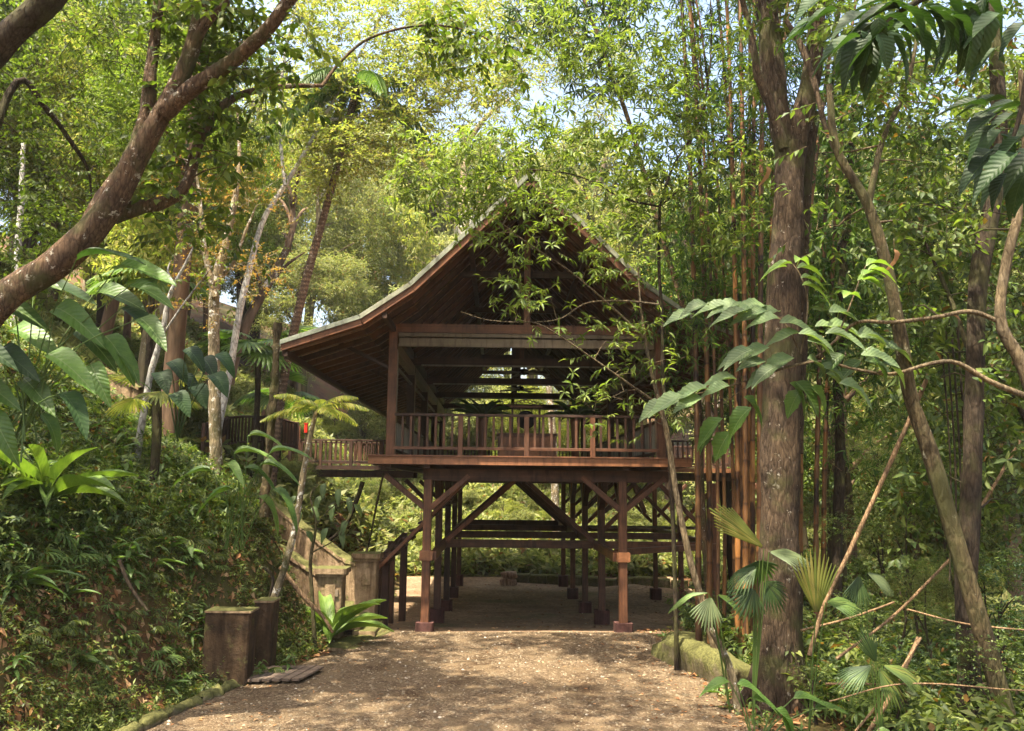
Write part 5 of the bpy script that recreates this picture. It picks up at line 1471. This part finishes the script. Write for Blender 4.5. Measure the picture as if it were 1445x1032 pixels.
# F5 the big tree
t = thing('big_tree', 'massive grey brown lichened trunk right of the bamboo forking near the top', 'tree', P(1105, 1000, 14))
sk, rd = trunk_obj('trunk', [
    (pp([(1103, 1030), (1103, 985), (1102, 900), (1101, 780), (1100, 640), (1103, 520), (1108, 400), (1112, 300), (1115, 205)], 14), [.64, .50, .43, .40, .37, .35, .33, .30, .31]),
    (pp([(1112, 230), (1100, 165), (1090, 95), (1084, 30), (1075, -60), (1050, -260)], 14, .2), [.24, .22, .25, .24, .22, .15]),
    (pp([(1116, 240), (1132, 165), (1146, 100), (1152, 40), (1160, -60), (1210, -260)], 14, -.2), [.23, .21, .19, .18, .17, .1]),
    (pp([(1106, 210), (1088, 150), (1070, 110), (1062, 60), (1040, -30)], 13.8, -.3), [.11, .1, .08, .07, .05]),
    (pp([(1124, 640), (1128, 520), (1130, 400), (1136, 260), (1150, 160)], 14.25, .1), [.14, .14, .15, .14, .12]),
    (pp([(1110, 30), (1128, 60), (1150, 120), (1165, 180), (1195, 250)], 13.4, -.4), [.05, .06, .06, .05, .04])], M['b_big'], t, 22, 44, .09, 12)
for k in range(5):   # buttress roots
    a = k * 1.25 + .4; b = np.array([4.42, 14, .25]); e = b + np.array([math.cos(a), math.sin(a), 0]) * .75; e[2] = H1(e[0], e[1]) - .05
    A = Acc(); tube(A, smooth_path([b + [0, 0, .7], (b + e) / 2 + [0, 0, .1], e], 10), np.linspace(.2, .06, 10), 8, .1, k); A.obj('root', M['b_big'], t)
tg = np.vstack([region(900, 1330, -420, -40, 12, 18, 130), region(1060, 1210, -60, 60, 12.8, 14.5, 16), region(500, 1100, -700, -330, 11, 17, 70), ell(260, (5.2, 8.0, 15.5), (6, 7.5, 2.2), .2), ell(90, (-1.5, 3.5, 15.5), (5, 4, 1.5), .2), ell(150, (-2.6, 7.6, 15.5), (4, 3.2, 1.6), .1)])  # overhead clusters out of view, put in to darken drive and foreground
finish_tree(t, sk, rd, tg, M['b_big'], lambda A, B, q: whorl(A, B, q, 5, .5, 7, .24, .3, T_LANCE, .2, .4, .008, .3), 'l_lance', .9)

# F6 broad leaf branches crossing in front of the trunk
t = thing('broad_leaved_tree', 'crooked tree at the right edge reaching long bare branches left with broad grey green leaves', 'tree', P(1480, 1100, 10.5))
sk, rd = trunk_obj('trunk', [
    (pp([(1560, 1400), (1520, 900), (1480, 640), (1445, 520), (1412, 455), (1420, 370), (1440, 290), (1448, 210), (1440, 100)], 10.5), [.2, .17, .14, .10, .08, .075, .07, .06, .04]),
    (pp([(1412, 455), (1370, 440), (1320, 448), (1260, 455), (1210, 455), (1180, 480), (1150, 505), (1110, 520)], 10.5, .3), [.04, .035, .032, .03, .028, .022, .015, .008]),
    (pp([(1475, 570), (1400, 540), (1350, 512), (1310, 514), (1260, 528), (1210, 522), (1150, 510), (1080, 528), (1030, 545), (965, 560)], 10.4, .5), [.05, .042, .035, .032, .028, .024, .02, .015, .012, .008]),
    (pp([(1150, 510), (1110, 520), (1070, 535), (1020, 570)], 10.7, .1), [.015, .012, .01, .006]),
    (pp([(1165, 508), (1150, 485), (1140, 470)], 10.6, .1), [.014, .012, .01]),
    (pp([(1130, 500), (1110, 460), (1085, 440), (1060, 435)], 10.9, .1), [.014, .012, .01, .006]),
    (pp([(1180, 480), (1200, 430), (1215, 390), (1222, 375)], 10.6, .1), [.016, .012, .01, .006]),
    (pp([(1130, 500), (1140, 430), (1130, 390), (1118, 372)], 10.8, .1), [.014, .012, .01, .006])], M['b_twig'], t, 9, 34, .05, 15)
BL = [(1060, 435, 3.3, .0), (1055, 440, 3.5, -.1), (1100, 440, 2.9, .05), (1075, 445, 3.2, -.05), (1030, 432, 3.1, .05), (1100, 455, .2, 0), (1150, 460, .1, 0), (1130, 470, 3.2, -.1), (1085, 490, 3.2, -.2), (1060, 495, 3.3, -.2), (1140, 480, .1, -.15), (1165, 470, -.1, -.1), (1210, 470, .1, -.05), (1215, 500, .1, -.1), (1245, 512, -.1, -.25), (1230, 508, .1, -.5), (1190, 500, 3.6, -.5),
      (990, 560, 3.2, -.25), (1000, 548, 3.1, -.1), (1030, 545, 3.2, -.05), (965, 558, 3.4, -.35), (1040, 535, 2.9, .1), (1090, 525, 3.3, -.3), (1115, 540, -.4, -.8), (1145, 545, -.6, -.8), (1060, 575, 3.5, -.7), (1020, 590, 3.6, -.7), (1050, 560, -.3, -.7), (1160, 525, .1, -.3), (1185, 540, -.1, -.3), (1120, 505, 3.2, -.15), (1080, 510, 3.3, -.1), (1000, 430, 3.2, -.05), (1250, 490, .0, -.1), (1030, 610, 3.9, -1.0), (1130, 550, 4, -.9), (1100, 400 + 50, 2.7, .1), (1170, 440, .3, .1), (1140, 505, .3, -.3)]
BL += [(a + rng.uniform(-26, 26), b + rng.uniform(-10, 14), an + rng.uniform(-.3, .3), e - .05) for a, b, an, e in BL[:34:2]]
for k, (a, b, an, e) in enumerate(BL):
    q = P(a, b, 10.6 + rng.uniform(-.25, .35))
    leaf_part(t, q, (math.cos(an), rng.uniform(-.5, .3), e), (rng.uniform(-.2, .2), -.75, 1), rng.uniform(.38, .54), rng.uniform(.19, .26), T_BIG, rng.uniform(.05, .5), 'l_pale' if e > -.5 else 'l_big')
for k, (a, b, an, e) in enumerate([(1118, 372, 3.1, .1), (1110, 376, 3.25, -.02), (1122, 370, 1.2, .3), (1125, 378, .2, .15), (1130, 392, .1, .1), (1132, 402, .1, .0), (1222, 375, .5, .5), (1215, 390, .3, .6), (1225, 380, 0, .1), (1210, 395, .6, .2), (1190, 420, 1, .4)]):
    q = P(a, b, 10.5 + rng.uniform(-.2, .2))
    leaf_part(t, q, (math.cos(an), math.sin(an) * .3, e), (0, -.5, 1), rng.uniform(.34, .5), .13, T_BIG, .6, 'l_palm')
tg = region(1270, 1460, 120, 560, 10.5, 13, 34)
finish_tree(t, sk, rd, tg, M['b_dark'], lambda A, B, q: spray(A, B, q, 4, .35, 6, .13, .5, T_FOLD, .1, .4, .005), 'l_under', .5)
# F7 big dark leaves hanging at the upper right
t = thing('hanging_branch', 'dark broad leaves hanging close to the camera from a branch at the upper right', 'tree', P(1520, -60, 7.4))
sk, rd = trunk_obj('trunk', [(pp([(1700, -350), (1520, -120), (1380, -40), (1280, 10), (1240, 40)], 7.4), [.09, .07, .05, .03, .01]), (pp([(1520, -120), (1460, 60), (1440, 160), (1420, 220)], 7.6), [.05, .04, .03, .015]), (pp([(1700, -350), (1760, 300), (1800, 1200)], 7.4, 1), [.1, .14, .18])], M['b_dark'], t, 9, 22, .05, 16)
HBL = [(1245, 40, 3.6, -.5), (1240, 42, 4.4, -1.2), (1250, 45, -.6, -.9), (1245, 38, 3.3, -.1), (1235, 50, 3.9, -1.0), (1255, 35, .1, -.3), (1280, 15, -.2, -.2), (1300, 8, .2, -.4), (1270, 12, 3.0, -.1), (1330, -10, -.3, -.6), (1350, 5, .2, -.3), (1240, 45, 5.2, -1.2), (1225, 20, 3.2, -.2), (1370, 20, 4.8, -1.1), (1180, 15, 3.1, -.2), (1430, 200, 3.5, -.7), (1435, 215, 3.8, -.5), (1440, 160, 3.2, -.3), (1425, 230, 3.4, -.9), (1445, 170, .2, -.6), (1420, 140, 3.1, .1), (1400, 60, 3.4, -.4), (1410, 30, 3.0, -.2), (1445, 240, 4.0, -.8), (1390, -5, 4.4, -.8)]
HBL += [(a + rng.uniform(-45, 45), b + rng.uniform(-25, 25), an + rng.uniform(-.5, .5), e + rng.uniform(-.3, .3)) for a, b, an, e in HBL * 3]
for k, (a, b, an, e) in enumerate(HBL):
    q = P(a, b, 7.4 + rng.uniform(-.4, .6))
    leaf_part(t, q, (math.cos(an), rng.uniform(-.3, .3), e), (rng.uniform(-.3, .3), -.5, .9), rng.uniform(.3, .55), rng.uniform(.14, .2), T_BIG, rng.uniform(.2, .8), 'l_dark')
# F8 trunks on the right
whl = lambda nt, L, ar=.35: (lambda A, B, q: whorl(A, B, q, nt, .4, 6, L, ar, T_LANCE, .1, .45, .006, .28))
spr = lambda nt, L, ar=.45: (lambda A, B, q: spray(A, B, q, nt, .5, 7, L, ar, T_FOLD, .1, .45, .005, .25))
branch_tree('leaning_mossy_tree', 'mossy trunk leaning from lower right up to the left past the broad leaves', 'tree', P(1430, 1060, 11), [
    (pp([(1440, 1090), (1415, 990), (1380, 870), (1345, 750), (1312, 640), (1285, 560), (1272, 480), (1252, 380), (1225, 290), (1180, 210), (1170, 120)], 11), [.17, .15, .135, .125, .12, .11, .105, .095, .085, .07, .05]),
    (pp([(1225, 290), (1245, 200), (1280, 120), (1300, 20)], 11.1, .4), [.06, .05, .04, .03])], 'b_moss',
    np.vstack([region(1150, 1330, 60, 330, 11, 14, 60), region(1180, 1450, -60, 120, 11, 14, 60)]), spr(4, .15), 'l_under', 14, 36, .1, 21, step=.6)
branch_tree('dark_barked_tree', 'dark upright trunk just behind the leaning mossy one on the right', 'tree', P(1370, 1050, 11.7), [
    (pp([(1368, 1080), (1368, 980), (1362, 860), (1368, 740), (1374, 620), (1376, 520), (1380, 400), (1398, 300), (1410, 200), (1405, 60), (1400, -60)], 11.8), [.22, .19, .17, .17, .16, .15, .15, .14, .13, .11, .08]),
    (pp([(1376, 520), (1340, 420), (1300, 330)], 11.8, .5), [.05, .04, .02])], 'b_dark',
    np.vstack([region(1270, 1480, 150, 480, 12, 15, 90), region(1300, 1480, 470, 720, 12, 15, 46)]), whl(4, .2), 'l_under', 14, 36, .1, 22, step=.6)
branch_tree('mid_wood_tree', 'slim dark tree standing further back between the big trunk and the mossy one', 'tree', P(1185, 860, 19), [
    (pp([(1180, 880), (1182, 760), (1186, 650), (1182, 520), (1190, 380), (1200, 240), (1210, 60)], 19), [.16, .14, .14, .12, .11, .09, .06])], 'b_dark',
    np.vstack([region(1130, 1330, 80, 420, 17, 21, 120), region(1150, 1340, 420, 560, 18, 21, 44)]), whl(4, .25), 'l_bamboo', 10, 26, .12, 23, step=.8)
branch_tree('twisted_vine_tree', 'group of twisted grey stems in the sunlit wood right of the big trunk', 'tree', P(1175, 820, 23), [
    (pp([(1182, 830), (1178, 760), (1184, 700), (1176, 640), (1180, 580)], 23), [.13, .12, .1, .1, .06]),
    (pp([(1168, 830), (1172, 750), (1165, 690), (1172, 640), (1168, 600)], 23.2), [.1, .09, .09, .07, .04]),
    (pp([(1192, 830), (1190, 750), (1196, 690), (1190, 620)], 22.8), [.09, .08, .07, .04])], 'b_moss',
    region(1120, 1330, 480, 640, 22, 27, 60), whl(4, .25), 'l_far', 10, 22, .2, 24, step=.8)
branch_tree('right_edge_tree', 'dense leafy tree filling the right edge behind the crooked branches', 'tree', P(1500, 900, 15), [
    (pp([(1500, 960), (1490, 700), (1500, 400), (1480, 100)], 15), [.25, .22, .18, .12]), (pp([(1490, 700), (1430, 560), (1350, 470)], 15.2, .6), [.09, .06, .03]), (pp([(1500, 400), (1400, 330), (1320, 290)], 15.2, .6), [.09, .06, .03])], 'b_dark',
    np.vstack([region(1260, 1500, 60, 500, 14.5, 19, 150), region(1280, 1500, 500, 760, 14.5, 18, 80)]), spr(5, .2), 'l_under', 12, 26, .1, 25, step=.9)
# fill behind the bamboo to the horizon on the right
for k, (px, py, Y, r, lm) in enumerate([(1220, 760, 17, 1.1, 'l_under'), (1290, 720, 16, 1.2, 'l_under'), (1390, 780, 14, 1.2, 'l_under'), (1440, 850, 12.5, 1.1, 'l_dark'), (1250, 830, 14.5, .9, 'l_under'), (1320, 830, 13.5, .8, 'l_bank'), (1200, 890, 14.5, .7, 'l_under'), (1300, 930, 12, .7, 'l_dark'), (1235, 960, 11.5, .6, 'l_under'), (1420, 940, 11, .8, 'l_under'), (1150, 960, 13, .5, 'l_bank'), (1350, 670, 17, 1.2, 'l_under'), (1440, 650, 15, 1.2, 'l_bank'), (1180, 720, 21, 1.2, 'l_far'), (1240, 640, 22, 1.3, 'l_far')]):
    p = P(px, py, Y); z = H1(p[0], Y)
    t = thing('understorey_bush', '%s bush %s' % (['leafy dark', 'spreading green', 'broad dense', 'glossy dark', 'low green', 'pale green', 'small dense', 'low glossy', 'small leafy', 'rounded green', 'small pale', 'tall spreading', 'tall pale', 'sunlit', 'tall sunlit'][k],
        ['behind the dry poles on the right', 'in the middle of the wood on the right', 'behind the leaning mossy trunk', 'at the right frame edge', 'near the hanging fan leaf', 'between the poles and the mossy trunk', 'beside the foot of the big trunk', 'in front of the dark trunk', 'at the bottom right of the big trunk', 'at the lower right edge', 'at the root of the big trunk', 'behind the dark trunk', 'high at the right frame edge', 'right of the bamboo foot', 'above the sunlit clearing on the right'][k]), 'bush', (p[0], Y, z))
    w = link('stem', wood_mesh(k % 4, 'b_dark'), t, False); w.scale = (1, 1, max(.5, p[2] - z))
    cr = proto_crown(['broad', 'whorl', 'fine'][k % 3], 60 + k, 2600)
    c = link('foliage', cr.mesh('foliage', M[lm]), t, False); c.location = (0, 0, p[2] - z); c.scale = (r * 1.1, r, r * .8)
rng = np.random.default_rng(5)

# fan palms by the bamboo foot
def fp(label, root, fans, mat='l_palm'):
    root = P(*root); root[2] = H1(root[0], root[1])
    t = thing('fan_palm', label, 'palm', root)
    for (px, py, Y, ax, nr_, R, sp, dr, m_) in fans:
        fan_part(t, root, P(px, py, Y), ax, nr_, R, m_ or mat, spread=sp, droop=dr, n=13)
fp('young fan palm with wide pale leaf in front of the bamboo', (1062, 1010, 13), [
    (1078, 775, 12.8, (-.75, 0, .65), (.5, -.8, .5), 1.0, .42, .1, 'l_bright'), (1085, 780, 12.8, (.9, -.2, .05), (0, -.4, 1), .62, .8, .35, 'l_pale'), (1068, 800, 12.9, (-.9, -.1, -.3), (0, -.3, 1), .55, .9, .5, 'l_dark'), (1064, 830, 12.9, (-.5, -.3, -.8), (0, -1, .3), .5, 1.0, .3, 'l_dark'),
    (1078, 820, 12.9, (.7, -.2, -.7), (0, -.8, .5), .5, .9, .4, 'l_dark'), (1072, 790, 13.1, (.1, .2, -.9), (0, -1, .2), .45, 1.2, .3, 'l_dark')])
fp('fan palm with bright upright pleated leaf against the big trunk', (1140, 1015, 12.4), [
    (1151, 868, 12.2, (.03, -.05, 1), (0, -1, .1), .95, .5, .05, 'l_bright'), (1165, 850, 12.4, (.8, -.2, .1), (0, -.5, 1), .5, .8, .4, 'l_palm')])
fp('small palm with drooping shredded leaf at the drive edge', (1030, 1000, 13.6), [
    (1003, 842, 13.4, (-.25, -.4, -.8), (0, -1, .1), .55, .75, .15, 'l_pale'), (1000, 838, 13.4, (-.9, -.1, .3), (0, -.3, 1), .5, .25, .9, 'l_palm'), (1012, 840, 13.5, (.9, .0, -.1), (0, -.4, 1), .48, .6, .6, 'l_palm')])
fp('dark fan palm leaf hanging with pale top right of the big trunk', (1225, 960, 13), [
    (1212, 812, 12.8, (-.2, -.2, -1), (0, -1, .2), .55, .6, .15, 'l_dark'), (1222, 808, 12.8, (.8, -.1, -.35), (0, -.6, .8), .5, .55, .3, 'l_pale')])
fp('dark palm splaying its leaves at the bottom right', (1240, 1010, 10.8), [
    (1236, 935, 10.7, (-.3, -.2, .7), (0, -1, .2), .45, .5, .2, 'l_dark'), (1245, 940, 10.7, (.8, -.2, -.1), (0, -.5, 1), .5, .6, .4, 'l_under'), (1240, 945, 10.7, (.5, -.3, -.6), (0, -.8, .6), .5, .7, .4, 'l_under'), (1230, 940, 10.7, (-.8, -.2, -.2), (0, -.5, 1), .5, .6, .4, 'l_dark')])
# small bare stem curving up beside the block (in front of the bamboo)
t = thing('curved_stem', 'mottled curved stem rising beside the large mossy block', 'tree', P(1035, 1000, 13.6))
trunk_obj('trunk', [(pp([(1042, 1010), (1035, 960), (1018, 915), (1000, 880), (997, 845)], 13.6), [.08, .075, .07, .06, .04])], M['b_mottle'], t, 10, 20, .08, 8)
# broad leaf plant at the bottom, bamboo poles fallen about
c = P(1065, 1010, 11.6); c[2] = H1(c[0], c[1])
t = thing('arum_plant', 'low plant with smooth pointed green leaves at the bottom of the big trunk', 'plant', c)
for (a, b, an, e) in [(1040, 965, .2, -.1), (1062, 985, .1, -.15), (1030, 962, 3.2, .0), (1120, 985, .3, .2), (1095, 1000, -.5, -.6), (1105, 1010, -1.2, -.8), (1150, 1000, .1, .3)]:
    leaf_part(t, P(a, b, 11.5), (math.cos(an), -.2, e), (0, -.4, 1), .42, .17, T_HEART, .5, 'l_big', c, 'l_big')
for k, (pts, Y, r, lab) in enumerate([([(1310, 530), (1260, 645), (1205, 765), (1165, 850), (1142, 925)], 12.6, .045, 'long dry bamboo pole leaning up to the right beside the big trunk'), ([(1297, 900), (1255, 985), (1215, 1050)], 11.2, .04, 'short dry pole slanting up from the bottom on the right'),
        ([(1165, 965), (1280, 966), (1400, 965)], 12, .022, 'thin dry pole lying level in the undergrowth'), ([(1130, 890), (1200, 872), (1262, 850)], 13.2, .022, 'thin pale pole slanting low right of the big trunk'), ([(1180, 930), (1260, 870), (1340, 790)], 13, .03, 'brown pole rising right through the undergrowth'),
        ([(1205, 1035), (1245, 985), (1300, 900)], 10.8, .02, 'thin stick crossing the short pole at lower right'), ([(1355, 760), (1400, 690), (1440, 620)], 13.5, .035, 'pale pole leaning behind the dark trunk at the right'), ([(1170, 990), (1280, 965), (1445, 975)], 10.6, .012, 'thin arching cane low across the right foreground'),
        ([(1280, 860), (1360, 880), (1450, 890)], 11, .015, 'thin bent twig crossing both right trunks')]):
    p_ = smooth_path(pp(pts, Y), 26); t = thing('dry_pole', lab, 'pole', p_[-1] if p_[-1][2] < p_[0][2] else p_[0])
    A = Acc(); rr = np.full(26, r * .72) * np.where(np.arange(26) % 6 == 0, 1.15, 1); tube(A, p_, rr, 8); A.obj('culm', M['b_pole'], t)
for k, px in enumerate((1338, 1345, 1352, 1360)):
    p_ = smooth_path(pp([(px - 10, 480 - k * 12), (px, 600), (px + 4, 700), (px + 2, 820)], 12.4 + k * .1), 20)
    t = thing('hanging_vine', 'thin dark vine hanging left of the dark trunk', 'vine', p_[-1], 'thin vines hanging left of the dark trunk'); A = Acc(); tube(A, p_, .013 + .002 * k, 5); A.obj('stem', M['b_dark'], t)
for (a, b, Y, lab) in ((1082, 235, 13.2, 'single curled brown dead leaf hanging in front of the big trunk'), (1262, 352, 10.6, 'curled brown dead leaf hanging by the leaning mossy trunk')):
    q = P(a, b, Y); t = thing('dead_leaf', lab, 'leaf', q)
    A = Acc(); A.add(*curved(q, (.2, -.1, -1), (.6, -.8, 0), .3, .13, T_BIG, 1.2)); A.obj('blade', M['litter'], t)
    A = Acc(); tube(A, [q, q + [0, 0, .15]], .004, 4); A.obj('stalk', M['b_twig'], t)
# more strappy plants up the slope, a second light tree above the right roof
for k in range(34):
    c = onbank(rng.uniform(0, 400), rng.uniform(430, 690)) if k < 18 else onbank(rng.uniform(0, 330), rng.uniform(640, 800))
    rosette('slope_plant', 'arching broad leaved plant crowding the left slope', 'plant', c, 9, rng.uniform(.5, .9) * (1 if k < 18 else .62), .14 if k < 18 else .1, ['l_big', 'l_palm', 'l_under'][k % 3], T=[T_HEART, T_BIG, T_STRAP][k % 3], tilt=(.2, 1.3), arch=(.4, 1.2), group='arching plants crowding the left slope')
branch_tree('roadside_light_tree', 'fine leaved pale green tree rising behind the ridge of the roof', 'tree', (2.5, 46, 0), [
    ([np.array([3.2, 46, H1(3.2, 46)]), np.array([3.0, 46, 6.]), np.array([2.4, 46.2, 12.]), np.array([1.2, 46, 18]), np.array([.6, 46, 23])], [.28, .24, .2, .14, .05])], 'b_mottle',
    np.vstack([region(600, 900, 60, 330, 43.5, 50, 120), region(560, 820, -60, 80, 43, 50, 70)]), lambda A, B, q: spray(A, B, q, 9, 1.2, 9, .26, .42, T_QUAD, 0, .3, .008, .5), 'l_far', 12, 30, .06, 44, step=1.5)
for k in range(9):   # weeds growing over the retaining slabs and round the drain
    p = np.array([-4.75 + .12 * k + rng.uniform(-.1, .1), 15.0 + .2 * k * .6, 0]); p[2] = H1(p[0], p[1]) + .05
    put(1 + k % 3, p, rng.uniform(.5, .9), 'around the retaining slabs and the drain')

# alike background trees and bushes are told apart by their place from left to right
W_ = ['leftmost', 'second from the left', 'third from the left', 'fourth from the left', 'fifth from the left', 'sixth from the left', 'seventh from the left']
grp = {}
for o in scene.objects:
    if o.parent is None and o.get('group') and o.get('category') in ('tree', 'bush') and o.name.split('.')[0] in ('forest_tree', 'bush'):
        grp.setdefault(o['group'], []).append(o)
for g_, os_ in grp.items():
    px = Qv(np.array([list(o.location + Vector((0, 0, 2))) for o in os_]))[0]
    ins = sorted((x, i) for i, x in enumerate(px) if -60 < x < 1505)
    base = os_[0]['label']
    kind_, zone_ = base.split(' tree ' if ' tree ' in base else ' bush ', 1)
    noun = 'tree' if ' tree ' in base else 'bush'
    kind_ = kind_.replace(' rainforest', '').replace(' green', '')
    if 1 < len(ins) <= 8:
        for r_, (x, i) in enumerate(ins):
            w_ = 'rightmost' if r_ == len(ins) - 1 else W_[r_]
            os_[i]['label'] = '%s %s %s, %s' % (kind_, noun, zone_, w_)
print('tris', sum(len(o.data.polygons) for o in {o.data: o for o in scene.objects if o.type == 'MESH'}.values()) * 2)

# ------------------------------------------------------------------ thin haze, added to lift the dark tones
hv = [(x, y, z) for z in (-9., 58.) for y in (-75., 255.) for x in (-175., 175.)]
hme = bpy.data.meshes.new('haze'); hme.from_pydata(hv, [], [(0, 2, 3, 1), (4, 5, 7, 6), (0, 1, 5, 4), (1, 3, 7, 5), (3, 2, 6, 7), (2, 0, 4, 6)]); hme.update()
hz = link('haze', hme)
hm, t = newmat('lift_haze')
pv = t.nodes.new('ShaderNodeVolumePrincipled'); pv.inputs['Color'].default_value = (1, .98, .93, 1); pv.inputs['Density'].default_value = .0003; pv.inputs['Anisotropy'].default_value = .3
ho = t.nodes.new('ShaderNodeOutputMaterial'); t.links.new(pv.outputs[0], ho.inputs['Volume'])
hz.data.materials.append(hm); tag(hz, kind='stuff', label='thin haze added to lift the dark tones')
